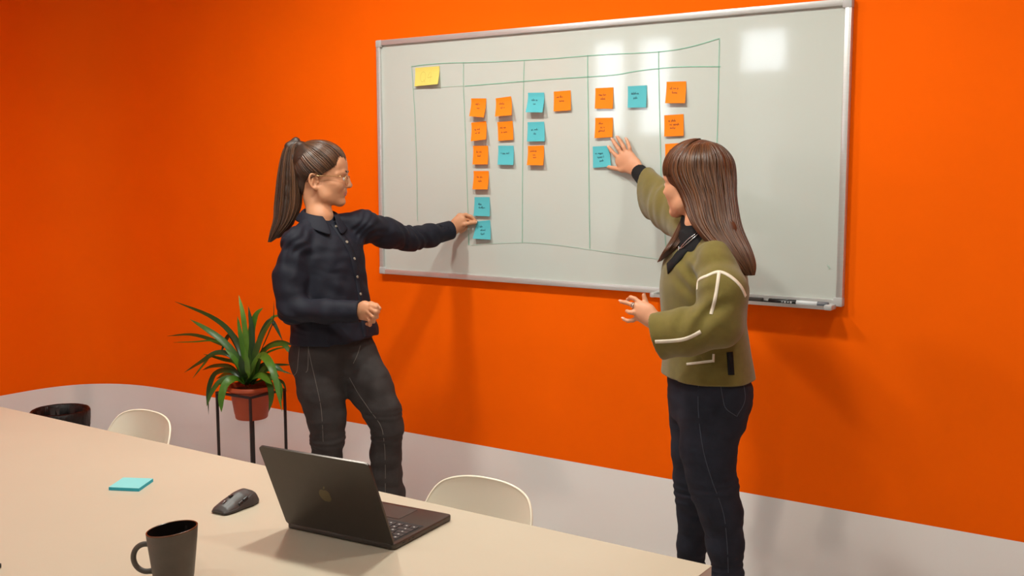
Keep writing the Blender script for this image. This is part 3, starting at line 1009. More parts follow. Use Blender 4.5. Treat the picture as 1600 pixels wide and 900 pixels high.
LEAVES = [
 ([(385,598,0),(380,560,-.01),(362,522,.02),(330,495,.03),(273,471,.05)], 9, 2), ([(384,598,0),(372,562,-.02),(350,535,-.05),(325,516,-.08),(297,499,-.1)], 11, 0),
 ([(383,596,0),(368,552,.02),(335,533,.04),(300,523,.05),(261,525,.06)], 7, 2), ([(384,594,0),(365,548,0),(335,533,0),(305,534,-.02),(270,535,-.03)], 3, 0),
 ([(382,598,0),(365,560,-.03),(340,551,-.06),(315,565,-.09),(288,582,-.1)], 9, 2), ([(382,596,0),(362,558,.02),(335,552,.04),(318,570,.05),(301,591,.05)], 6, 0),
 ([(388,600,0),(387,560,0),(381,500,.0),(373,461,.01)], 9, 3), ([(386,600,0),(382,560,-.02),(376,525,-.03),(371,494,-.03)], 8, 1),
 ([(390,600,0),(393,560,.01),(394,520,.02),(388,478,.03)], 10, 2), ([(391,600,0),(393,555,.02),(393,520,.04),(400,493,.05),(411,481,.06)], 12, 1),
 ([(392,600,0),(398,560,-.02),(410,525,-.04),(430,494,-.06)], 12, 0), ([(393,598,0),(405,540,.03),(420,505,.05),(430,494,.06),(458,495,.08)], 5, 1),
 ([(393,600,0),(402,545,.02),(415,510,.03),(426,503,.04),(442,533,.05)], 9, 2), ([(394,600,0),(402,568,.0),(416,545,.0),(437,535,-.0),(460,540,-.0)], 10, 2),
 ([(396,600,0),(412,550,-.02),(440,538,-.04),(452,548,-.05),(460,556,-.05)], 8, 0), ([(394,598,0),(408,560,.04),(430,546,.06),(456,542,.06)], 4, 0),
 ([(394,600,0),(408,580,.04),(428,571,.06),(457,570,.08)], 6, 2), ([(394,600,0),(410,583,.06),(430,577,.09),(457,585,.12)], 5, 0),
 ([(392,600,0),(398,572,-.04),(410,556,-.08),(427,580,-.12),(441,643,-.14)], 14, 1), ([(390,600,0),(398,590,-.06),(410,588,-.1),(425,601,-.14)], 14, 1),
 ([(393,598,0),(408,585,-.03),(421,600,-.06),(424,622,-.07),(420,643,-.07)], 10, 0), ([(394,598,0),(412,585,.02),(436,598,.03),(441,628,.03)], 7, 1),
 ([(384,600,0),(365,590,-.04),(345,595,-.08),(330,615,-.1),(323,635,-.1)], 9, 0), ([(384,598,0),(362,580,-.02),(338,583,-.03),(327,605,-.04),(323,633,-.04)], 10, 2),
 ([(385,600,0),(368,592,-.08),(353,600,-.13),(346,622,-.15),(346,644,-.15)], 13, 1), ([(383,596,0),(360,574,.03),(335,572,.05),(316,578,.06)], 8, 2),
 ([(385,596,0),(370,568,.0),(350,562,-.01),(318,553,-.02)], 7, 0), ([(385,598,0),(378,556,.02),(364,526,.03),(354,530,.03),(345,552,.03)], 11, 2),
 ([(386,600,0),(379,580,-.05),(366,560,-.08),(352,546,-.1)], 9, 1), ([(389,602,0),(391,585,-.05),(399,566,-.08),(408,553,-.09)], 12, 1),
 ([(386,602,0),(384,588,-.05),(378,570,-.08),(375,556,-.09)], 12, 2), ([(388,602,0),(388,585,-.06),(386,565,-.09),(383,545,-.1)], 9, 3),
 ([(392,598,0),(405,575,.05),(420,570,.08),(437,590,.1)], 8, 2), ([(394,600,0),(418,592,.06),(440,596,.1),(448,612,.12)], 5, 0),
 ([(383,600,0),(358,598,.06),(334,604,.1),(326,622,.1),(326,648,.1)], 3, 2), ([(394,580,0),(420,520,.03),(427,500,.03),(428,470,.03)], 2, 2),
 ([(393,600,0),(402,590,-.05),(414,575,-.06),(430,572,-.04),(446,583,-.02)], 9, 0), ([(385,600,0),(372,588,.05),(355,584,.09),(338,592,.1)], 10, 0),
]
for pts, w, mi in LEAVES:
    leaf(pts, w, mi)

# ---- laptop
M_lap = mat('dark_grey_anodised', srgb(78, 72, 68), 0.34, metal=0.85, noise=0.03, nscale=30, bump=0.02, bscale=900)
M_key = mat('black_key', srgb(46, 40, 40), 0.5, noise=0.04)
M_well = mat('key_well_black', srgb(16, 14, 14), 0.6, noise=0.02)
M_glyph = mat('key_legend_grey', srgb(190, 186, 182), 0.6, noise=0.02)
M_emblem = mat('emblem_pale_metal', srgb(112, 102, 78), 0.3, metal=0.9, noise=0.02)
M_screen = mat('dark_screen_glass', srgb(8, 8, 10), 0.08, noise=0.02)
hL, hR = PZ(447, 823, TZ0+0.004), PZ(616, 859, TZ0+0.004)
hd = vnorm(hR-hL)
LW = 0.318
LAP = empty('laptop', ((hL+hR)/2*[1, 1, 0]+[0, 0, TZ0]), math.atan2(hd[1], hd[0]))
tag(LAP, 'open dark grey laptop seen from behind its lid, on the cream table', 'laptop')
LD = 0.246
bm = bmesh.new()
bm_box(bm, 0, LD/2, 0.0085, LW, LD, 0.013)
vert_e = [e for e in bm.edges if abs(e.verts[0].co.z-e.verts[1].co.z) > 0.005]
bmesh.ops.bevel(bm, geom=vert_e, offset=0.011, segments=5, profile=0.5, affect='EDGES')
hz_e = [e for e in bm.edges if abs(e.verts[0].co.z-e.verts[1].co.z) < 1e-5 and len(e.link_faces) == 2 and
        abs(e.link_faces[0].normal.z-e.link_faces[1].normal.z) > 0.5]
bmesh.ops.bevel(bm, geom=hz_e, offset=0.002, segments=2, profile=0.5, affect='EDGES')
base = bmobj('base', bm, M_lap, LAP, True, 35)
for sx in (-1, 1):
    for yy in (0.03, LD-0.03):
        v, f = lathe_mesh([(0.001, 0), (0.008, 0), (0.008, 0.003)], 16)
        o = pyobj('foot', [(a+sx*0.13, b+yy, c) for a, b, c in v], f, M_blackplastic, LAP, True)
ZT = 0.015
box('key_well', (0, 0.0785, ZT+0.0001), (0.294, 0.121, 0.0008), M_well, LAP)
kme = {}
rows = [(13, 0.0105, [1]*14), (0, 0.0192, [1]*13+[1.5]), (0, 0.0192, [1.5]+[1]*12+[1]), (0, 0.0192, [1.75]+[1]*11+[1.75]),
        (0, 0.0192, [2.25]+[1]*10+[2.25]), (0, 0.0192, [1, 1, 1, 1.25, 5, 1.25, 1, 1, 1])]
yk = 0.0205
for r_i, (_, kh, ws) in enumerate(rows):
    tot = sum(ws)
    x = 0.289/2                                   # user's left is +x here
    for kw in ws:
        wdt = 0.289*kw/tot
        key = (round(wdt, 4), kh)
        if key not in kme:
            bm = bmesh.new()
            bm_box(bm, 0, 0, 0, wdt-0.0028, kh-0.0024, 0.0014, 0.0006, 1)
            me = bpy.data.meshes.new('key'); bm.to_mesh(me); bm.free(); me.materials.append(M_key); kme[key] = me
        ko = bpy.data.objects.new('key', kme[key]); COL.objects.link(ko); ko.parent = LAP
        ko.location = (x-wdt/2, yk+kh/2, ZT+0.0014)
        if x > 0.0 and kw < 4 and r_i > 0:
            if 'glyph' not in kme:
                bm = bmesh.new(); bm_box(bm, 0, 0, 0.0009, 0.004, 0.0042, 0.0002)
                me = bpy.data.meshes.new('key_legend'); bm.to_mesh(me); bm.free(); me.materials.append(M_glyph); kme['glyph'] = me
            go = bpy.data.objects.new('key_legend', kme['glyph']); COL.objects.link(go); go.parent = ko
        x -= wdt
    yk += kh
box('trackpad', (0.0, 0.192, ZT+0.0002), (0.13, 0.08, 0.0006), mat('trackpad_dark', srgb(84, 74, 70), 0.3, metal=0.6, noise=0.02), LAP)
for yy, ln in ((0.04, 0.012), (0.062, 0.008), (0.078, 0.008)):
    box('port', (LW/2-0.0005, yy, 0.0085), (0.0015, ln, 0.0032), M_well, LAP, 0.0004)
# lid
LA = math.radians(113-90)
LLn = 0.232
lid_m = Matrix.Translation((0, 0.004, 0.0125)) @ Matrix.Rotation(LA, 4, 'X')
bm = bmesh.new()
bm_box(bm, 0, 0, LLn/2, LW, 0.0052, LLn)
ev = [e for e in bm.edges if abs(e.verts[0].co.y-e.verts[1].co.y) > 0.003]
bmesh.ops.bevel(bm, geom=ev, offset=0.011, segments=5, profile=0.5, affect='EDGES')
bmesh.ops.transform(bm, matrix=lid_m, verts=bm.verts)
lid = bmobj('lid', bm, M_lap, LAP, True, 35)
bm = bmesh.new(); bm_box(bm, 0, 0.0028, LLn/2+0.002, LW-0.012, 0.0008, LLn-0.016, mtx=None); bmesh.ops.transform(bm, matrix=lid_m, verts=bm.verts)
bmobj('screen', bm, M_screen, lid)
bm = bmesh.new(); bm_box(bm, 0, 0.002, 0.001, LW*0.8, 0.006, 0.008, 0.002); bmesh.ops.transform(bm, matrix=lid_m, verts=bm.verts)
bmobj('hinge', bm, M_blackplastic, lid)
# emblem: fruit with a bite and a leaf
def fruit():
    out = []
    for k in range(72):
        a = 2*PI*k/72
        x, y = math.sin(a), math.cos(a)
        r = 1.0 - 0.16*math.exp(-((a-0)/0.28)**2) - 0.16*math.exp(-((a-2*PI)/0.28)**2) - 0.09*math.exp(-((a-PI)/0.22)**2)
        X, Yv = 0.95*x*r*(1-0.10*max(0, -y)), 1.0*y*r
        bx_, by_ = X-1.12, Yv-0.12
        d = math.hypot(bx_, by_)
        if d < 0.42:
            X, Yv = 1.12+bx_/d*0.42, 0.12+by_/d*0.42
        out.append((X, Yv))
    return out
S_ = 0.0185
fr = fruit()
vs = [(x*S_, -0.0029, LLn*0.5+y*S_) for x, y in fr]
em = bmesh.new()
em.faces.new([em.verts.new(lid_m @ Vector(v)) for v in vs])
lf = []
for k in range(17):
    t = k/16
    lf.append((0.42*t+0.10*math.sin(PI*t)*0.0, 0))
leafp = [(0.0, 1.0), (0.03, 1.25), (0.18, 1.45), (0.38, 1.52), (0.36, 1.28), (0.22, 1.08)]
em.faces.new([em.verts.new(lid_m @ Vector((x*S_, -0.0029, LLn*0.5+y*S_))) for x, y in leafp])
bmesh.ops.triangulate(em, faces=em.faces)
bmobj('emblem', em, M_emblem, lid)

# ---- computer mouse
M_mouse = mat('graphite_mouse_plastic', srgb(66, 60, 58), 0.45, noise=0.04, nscale=40)
M_mouse2 = mat('graphite_mouse_rubber', srgb(54, 48, 46), 0.6, noise=0.05, nscale=80)
MO = np.array([1.262, -2.022, TZ0])
mo = empty('computer_mouse', MO, 0.0)
tag(mo, 'dark grey wireless mouse with scroll wheel on the cream table', 'computer mouse')
mrz = 0.10
def mouse_field(inset):
    F = Field()
    def fn(P):
        x, y, z = P[:, 0], P[:, 1], P[:, 2]
        t = np.clip((y+0.066)/0.132, 0, 1)             # 0 at the front (buttons)
        w = np.interp(t, [0, .08, .25, .45, .7, .9, 1], [.0235, .0290, .0320, .0315, .0345, .0290, .018])-inset
        hgt = np.interp(t, [0, .08, .3, .55, .75, .92, 1], [.013, .0205, .031, .040, .0415, .031, .016])-inset
        k = np.sqrt((x/w)**2.0+(np.maximum(z, 0)/hgt)**2.2)
        d = (k-1)*np.minimum(w, hgt)
        d = np.maximum(d, np.abs(y)-0.066+inset)
        return smax(d, 0.002-z, 0.003)
    F.fn(fn, (-0.037, -0.067, 0.0), (0.037, 0.067, 0.043))
    return F
F = mouse_field(0.0)
v, f = F.mesh(0.0016)
v = lap_smooth(v, f, 4)
link_mesh('body', np_mesh('body', v, f), M_mouse, mo)
# side panel on the thumb side, raised a little
F = mouse_field(-0.0007)
def side_cut(P):
    x, y, z = P[:, 0], P[:, 1], P[:, 2]
    lim = np.interp(y, [-.066, -.03, 0.0, .03, .066], [.009, .010, .022, .031, .030])
    return np.maximum(z-lim, 0.012-x)
F.fn(side_cut, (-1, -1, -1), (1, 1, 1), 0.001, 'isect')
v, f = F.mesh(0.0016)
v = lap_smooth(v, f, 2)
link_mesh('side_grip', np_mesh('side_grip', v, f), M_mouse2, mo)
for y0, y1, z0, z1 in ((-0.020, -0.004, 0.0175, 0.0215), (-0.002, 0.015, 0.0225, 0.0275)):
    F = mouse_field(-0.0022)
    F.fn(lambda P: np.maximum(np.maximum(y0-P[:, 1], P[:, 1]-y1), np.maximum(np.abs(P[:, 2]-np.interp(P[:, 1], [y0, y1], [z0, z1]))-0.0032, 0.015-P[:, 0])), (-1, -1, -1), (1, 1, 1), 0.001, 'isect')
    v, f = F.mesh(0.001)
    link_mesh('side_button', np_mesh('side_button', v, f), M_blackplastic, mo)
v, f = lathe_mesh([(0.008, -0.0035), (0.0105, -0.0028), (0.0105, 0.0028), (0.008, 0.0035)], 28, True)
pyobj('scroll_wheel', [(c, a-0.040, b+0.0195) for a, b, c in v], f, mat('wheel_metal', srgb(120, 116, 114), 0.3, metal=0.8, noise=0.03), mo, True)
box('mode_button', (0, -0.018, 0.0355), (0.007, 0.012, 0.004), M_blackplastic, mo, 0.001, 2, None)
mo.rotation_euler.z = mrz

# ---- mug
M_mug = mat('dark_stoneware', srgb(80, 69, 60), 0.45, noise=0.12, nscale=40, bump=0.05, bscale=300)
M_mugin = mat('dark_glaze', srgb(26, 20, 18), 0.08, noise=0.05)
M_mugrim = mat('brown_glaze_rim', srgb(92, 54, 34), 0.2, noise=0.1, nscale=30)
MG = np.array([1.547, -2.44, TZ0])
HD = -CR*[1, 1, 0]
mrot = math.atan2(HD[1], HD[0])
mg = empty('coffee_mug', MG, mrot)
tag(mg, 'dark brown stoneware mug with slanted rim and round handle', 'mug')
def mugwarp(vs):
    out = []
    for x, y, z in vs:
        t = max(0, z)/0.12
        out.append((x*(1+0.02*t), y*(1-0.02*t), z*0.945-0.105*x*t**2))
    return out
v, f = lathe_mesh([(0.001, 0.004), (0.030, 0.004), (0.032, 0.0), (0.0365, 0.0), (0.039, 0.004), (0.0425, 0.03), (0.0465, 0.07), (0.0500, 0.105), (0.0515, 0.1255)], 56)
pyobj('body', mugwarp(v), f, M_mug, mg, True)
v, f = lathe_mesh([(0.0515, 0.1255), (0.0515, 0.1275), (0.0502, 0.1285), (0.0486, 0.1275)], 56); pyobj('rim', mugwarp(v), f, M_mugrim, mg, True)
v, f = lathe_mesh([(0.0486, 0.1275), (0.0465, 0.10), (0.043, 0.06), (0.039, 0.025), (0.032, 0.012), (0.001, 0.011)], 56); pyobj('inner_glaze', mugwarp(v), f, M_mugin, mg, True)
hp = []
for k in range(21):
    a = math.radians(100-200*k/20)
    hp.append((0.056+0.027*math.cos(a), 0, 0.060+0.031*math.sin(a)))
hp = [(0.042, 0, 0.094)] + hp + [(0.040, 0, 0.031)]
hp = [(a_, b_, c_*0.96) for a_, b_, c_ in hp]
tube('handle', hp, [0.0075]+[0.0058]*21+[0.007], M_mug, mg, 14, 1.0)

# ---- blue note pad, pen
zp = TZ0+0.009
pc = [PZ(192.5, 746, zp), PZ(239.3, 747.5, zp), PZ(217, 763, zp), PZ(169.7, 761, zp)]
ctr = sum(pc)/4
pd = empty('sticky_note_pad', (ctr[0], ctr[1], TZ0))
tag(pd, 'pad of pale blue sticky notes lying on the cream table', 'note pad')
top = [np.array([p[0]-ctr[0], p[1]-ctr[1], 0]) for p in pc]
for nm, z0, z1, mm, sc in (('sheet_stack', 0.0, 0.0084, mat('pad_edge_blue', srgb(44, 166, 186), 0.7, noise=0.06, nscale=8, stretch=(1, 1, 300)), 1.0),
                           ('top_sheet', 0.0084, 0.009, mat('pad_top_blue', srgb(128, 198, 200), 0.7, noise=0.02), 0.997)):
    vs = [tuple(p*sc+[0, 0, z]) for z in (z0, z1) for p in top]
    pyobj(nm, vs, [(3, 2, 1, 0), (4, 5, 6, 7), (0, 1, 5, 4), (1, 2, 6, 5), (2, 3, 7, 6), (3, 0, 4, 7)], mm, pd)
pt = PZ(2.0, 884.5, TZ0+0.004)
pn = empty('ballpoint_pen', (pt[0], pt[1], TZ0+0.0055), mrot+0.35)
tag(pn, 'black pen lying on the cream table away from the mug', 'pen')
v, f = cyl_x([(0.004, 0.0), (0.0053, 0.002), (0.0053, 0.10), (0.0045, 0.118)]); pyobj('barrel', v, f, M_blackplastic, pn, True)
v, f = cyl_x([(0.0045, 0.118), (0.001, 0.135)]); pyobj('tip', v, f, M_alu, pn, True)
# ================================================================== PEOPLE
RT = vnorm([CR[0], CR[1], 0])                 # horizontal direction seen as rightwards
AW = np.array([-RT[1], RT[0], 0.0])           # horizontal direction away from the camera
UP = np.array([0, 0, 1.0])
M_skin = mat('skin_tone_warm', srgb(198, 140, 104), 0.5, spec=0.35, noise=0.05, nscale=30, sss=0.12, bump=0.03, bscale=500)
M_skin2 = mat('skin_tone_fair', srgb(208, 148, 114), 0.5, spec=0.35, noise=0.05, nscale=30, sss=0.12, bump=0.03, bscale=500)
M_lip = mat('lip_tone', srgb(186, 104, 90), 0.42, noise=0.05, nscale=60)
M_nail = mat('finger_nail', srgb(214, 162, 136), 0.4, noise=0.02)
M_eye = mat('eye_white', srgb(225, 218, 210), 0.15, noise=0.02)
M_iris = mat('eye_dark', srgb(40, 28, 20), 0.1, noise=0.02)
M_hair1 = mat('dark_brown_hair', srgb(62, 38, 24), 0.36, spec=0.5, noise=0.15, nscale=25, attr='tint')
M_hair2 = mat('chestnut_hair', srgb(98, 56, 30), 0.36, spec=0.5, noise=0.15, nscale=25, attr='tint')
M_hb1 = mat('dark_brown_hair_base', srgb(52, 32, 20), 0.5, noise=0.2, nscale=60)
M_hb2 = mat('chestnut_hair_base', srgb(78, 44, 24), 0.5, noise=0.2, nscale=60)
M_shirt = mat('navy_cotton', srgb(19, 20, 33), 0.7, spec=0.3, noise=0.12, nscale=12, bump=0.12, bscale=500)
M_jean1 = mat('charcoal_denim', srgb(58, 53, 52), 0.85, spec=0.2, noise=0.25, nscale=14, bump=0.25, bscale=700)
M_jean2 = mat('blue_black_denim', srgb(37, 39, 49), 0.85, spec=0.2, noise=0.3, nscale=12, bump=0.25, bscale=700)
M_stitch = mat('grey_stitching', srgb(108, 100, 94), 0.8, noise=0.1)
M_stitch2 = mat('dark_blue_stitching', srgb(62, 66, 78), 0.8, noise=0.1)
M_button = mat('shell_button', srgb(150, 138, 124), 0.3, noise=0.1, nscale=200)
M_gold = mat('gold_wire', srgb(205, 170, 120), 0.2, metal=1.0, noise=0.03)
M_silver = mat('silver', srgb(215, 215, 218), 0.18, metal=1.0, noise=0.03)
M_lens = M_pane
M_card = mat('olive_knit', srgb(112, 98, 46), 0.9, spec=0.15, noise=0.10, nscale=40, bump=0.25, bscale=600, sheen=0.25)
M_trim = mat('cream_knit_trim', srgb(222, 208, 188), 0.85, noise=0.06, nscale=60, bump=0.2, bscale=600)
M_black = mat('black_jersey', srgb(20, 18, 20), 0.8, spec=0.25, noise=0.1, nscale=40, bump=0.15, bscale=500)
M_shoe = mat('black_leather', srgb(22, 20, 20), 0.4, noise=0.1, nscale=30)

def strands_obj(name, strands, m, parent, c0, c1, seed=3, ns=5):
    """strands: list of (points, radii); one mesh with a tint per lock"""
    rs = np.random.RandomState(seed)
    vs, fs, cols = [], [], []
    k = 0
    ang = 2*PI*np.arange(ns)/ns
    for pts, rad in strands:
        pts = np.asarray(pts, float); rad = np.asarray(rad, float)
        N = len(pts)
        T = np.gradient(pts, axis=0); T /= np.linalg.norm(T, axis=1)[:, None]+1e-12
        ref = np.array([0.57, -0.8, 0.19])
        A = np.cross(T, ref); A /= np.linalg.norm(A, axis=1)[:, None]+1e-9
        B = np.cross(T, A)
        V = pts[:, None]+rad[:, None, None]*(np.cos(ang)[None, :, None]*A[:, None]+np.sin(ang)[None, :, None]*B[:, None])
        vs.append(V.reshape(-1, 3))
        i, j = np.meshgrid(np.arange(N-1), np.arange(ns), indexing='ij')
        j2 = (j+1) % ns
        fs.append(k+np.stack([i*ns+j, i*ns+j2, (i+1)*ns+j2, (i+1)*ns+j], -1).reshape(-1, 4))
        k += N*ns
        t = rs.rand()
        cols.append(np.tile(np.array(c0)*(1-t)+np.array(c1)*t, (N*ns, 1)))
    vs, fs, cols = np.vstack(vs), np.vstack(fs), np.vstack(cols)
    o = link_mesh(name, np_mesh(name, vs, fs), m)
    at = o.data.color_attributes.new('tint', 'FLOAT_COLOR', 'POINT')
    at.data.foreach_set('color', np.array(cols, np.float32).ravel())
    world_child(o, parent)
    return o

def add_head(F, H, hf, hu, hl, k=0.012):
    """H(u, v, w): forward, up, left of the middle of the ears"""
    ax = np.array([hf, hu, hl])
    F.ell(H(0.008, 0.066, 0), (0.100, 0.088, 0.076), ax, 0.01)
    F.ell(H(0.052, 0.004, 0), (0.063, 0.086, 0.063), ax, 0.02)
    for s in (-1, 1):
        F.ell(H(0.044, -0.034, s*0.034), (0.042, 0.040, 0.024), ax, 0.02)
    F.ell(H(0.083, 0.066, 0), (0.030, 0.050, 0.058), ax, 0.02)
    for s in (-1, 1):
        F.chain([H(0.012, -0.028, s*0.054), H(0.030, -0.058, s*0.047), H(0.080, -0.083, s*0.014)], [0.015, 0.016, 0.014], 0.028)
        F.ell(H(0.078, -0.012, s*0.036), (0.026, 0.024, 0.022), ax, 0.016)
        F.chain([H(0.104, 0.034, s*0.012), H(0.099, 0.037, s*0.034), H(0.082, 0.030, s*0.052)], [0.009, 0.010, 0.009], 0.012)
    F.ell(H(0.088, -0.080, 0), (0.0175, 0.0155, 0.020), ax, 0.012)
    F.ell(H(0.088, -0.044, 0), (0.0215, 0.026, 0.028), ax, 0.014)
    # eye sockets, eyes sit in them later
    for s in (-1, 1):
        F.ell(H(0.118, 0.013, s*0.031), (0.0165, 0.011, 0.015), ax, 0.008, 'sub')
        F.ell(H(0.0955, 0.012, s*0.031), (0.0135, 0.0125, 0.0140), ax, 0.003)
    # nose
    F.chain([H(0.105, 0.030, 0), H(0.1165, 0.008, 0), H(0.127, -0.014, 0)], [0.0075, 0.0075, 0.0085], 0.007)
    F.ell(H(0.1195, -0.0185, 0), (0.0115, 0.0075, 0.0125), ax, 0.006)
    for s in (-1, 1):
        F.ell(H(0.113, -0.0185, s*0.0115), (0.009, 0.0075, 0.006), ax, 0.004)
        F.ell(H(0.1165, -0.0255, s*0.0062), (0.005, 0.003, 0.003), ax, 0.002, 'sub')
    # lips and chin groove
    F.ell(H(0.1035, -0.0425, 0), (0.0088, 0.0055, 0.021), ax, 0.004)
    F.ell(H(0.1020, -0.0525, 0), (0.0085, 0.0062, 0.019), ax, 0.004)
    F.ell(H(0.1135, -0.0475, 0), (0.0060, 0.0014, 0.026), ax, 0.002, 'sub')
    F.ell(H(0.1075, -0.0635, 0), (0.006, 0.0045, 0.014), ax, 0.008, 'sub')
    # ears: plate, helix rim, lobe, hollow
    for s in (-1, 1):
        E = lambda a_, b_, c_: H(-0.006+a_*0.96-b_*0.16, 0.003+b_, s*(0.062+c_-a_*0.30))
        eax = np.array([vnorm(hf*0.94-hl*s*0.30), hu, vnorm(hl*s*0.95+hf*0.3)])
        F.ell(E(0, 0, 0.006), (0.0165, 0.0285, 0.0075), eax, 0.006)
        rim = [E(0.0165*math.cos(t), 0.029*math.sin(t), 0.0135) for t in np.linspace(math.radians(15), math.radians(255), 13)]
        F.chain(rim, 0.0042, 0.002)
        F.ell(E(0.002, -0.0275, 0.010), (0.0090, 0.0095, 0.0055), eax, 0.004)
        F.ell(E(0.004, 0.001, 0.020), (0.0092, 0.0180, 0.0135), eax, 0.002, 'sub')
        F.ell(E(-0.004, 0.002, 0.011), (0.0045, 0.0150, 0.0055), eax, 0.004)
        F.ell(E(0.0145, -0.004, 0.009), (0.0050, 0.0065, 0.0060), eax, 0.003)

def finger(F, pts, r0, k=0.004):
    n = len(pts)
    F.chain(pts, [r0*(1-0.20*i/(n-1)) for i in range(n)], k)

def paint_head(o, v, f, H, hf, hu, hl, lip=True):
    """second material slot on the lips"""
    c = v[f].mean(1)-H(0, 0, 0)
    u, vv, w = c@hf, c@hu, c@hl
    m = (u > 0.095) & (((vv+0.0478)/0.0095)**2+(w/0.0225)**2 < 1)
    o.data.polygons.foreach_set('material_index', m.astype(np.int32))

def add_eyes(H, hf, hu, hl, parent, mskin):
    for s in (-1, 1):
        bm = bmesh.new()
        bmesh.ops.create_uvsphere(bm, u_segments=20, v_segments=14, radius=0.0118)
        bmesh.ops.translate(bm, vec=V3(H(0.0985, 0.0115, s*0.031)), verts=bm.verts)
        e = bmobj('eyeball', bm, M_eye, None, True); world_child(e, parent)
        bm = bmesh.new()
        bmesh.ops.create_uvsphere(bm, u_segments=16, v_segments=10, radius=0.0062)
        bmesh.ops.translate(bm, vec=V3(H(0.1050, 0.0115, s*0.031)), verts=bm.verts)
        e2 = bmobj('iris', bm, M_iris, None, True)
        world_child(e2, parent)
        # brow and upper lashes
        br = [H(0.1165, 0.0365, s*0.012), H(0.1150, 0.0415, s*0.026), H(0.1020, 0.0405, s*0.0435), H(0.0885, 0.034, s*0.0555)]
        t = tube('eyebrow', smooth_path(br, 10), [0.0018, 0.0026, 0.0030, 0.0032, 0.0032, 0.0030, 0.0026, 0.0022, 0.0016, 0.001], M_hb1, None, 6); world_child(t, parent)
        la = [H(0.107, 0.0175, s*0.020), H(0.1095, 0.0195, s*0.031), H(0.101, 0.0165, s*0.043)]
        t = tube('lashes', smooth_path(la, 8), 0.0011, M_hb1, None, 5); world_child(t, parent)

def nails(tips, parent, m, r=0.0052):
    for tip, prev, nrm in tips:
        d = vnorm(tip-prev)
        n = vnorm(nrm-d*(nrm@d))
        s = np.cross(d, n)
        vs, fs = [], []
        for j in range(4):
            for i in range(5):
                a = (i-2)/2
                q = tip+d*(j/3*0.011-0.004)+s*a*r*0.85+n*(0.0066-0.0022*a*a)
                vs.append(q)
        for j in range(3):
            for i in range(4):
                fs.append((j*5+i, j*5+i+1, (j+1)*5+i+1, (j+1)*5+i))
        o = pyobj('fingernail', vs, fs, m, None, True); world_child(o, parent)

def PP(px, py, Y):
    return PY(px, py, Y)
def leg_chain(F, spec, scale, k):
    pts = [PP(a, b, c) for a, b, c, r in spec]
    rad = [r/pxm(p)*scale for p, (_, _, _, r) in zip(pts, spec)]
    F.chain(pts, rad, k)
    return pts, rad
def shoe(name, ankle, fdir, parent):
    fdir = vnorm(fdir*[1, 1, 0])
    F = Field()
    a = np.array([ankle[0], ankle[1], 0.0])
    F.chain([a+UP*0.16, a+UP*0.06-fdir*0.01], [0.040, 0.040], 0.02)
    F.chain([a+UP*0.036-fdir*0.035, a+UP*0.036+fdir*0.07, a+UP*0.028+fdir*0.155], [0.034, 0.038, 0.030], 0.02)
    F.plane_cut((0, 0, 0.001), (0, 0, -1), 0.002)
    o, v, f = field_obj(name, F, 0.006, M_shoe, parent, 2)
    return o

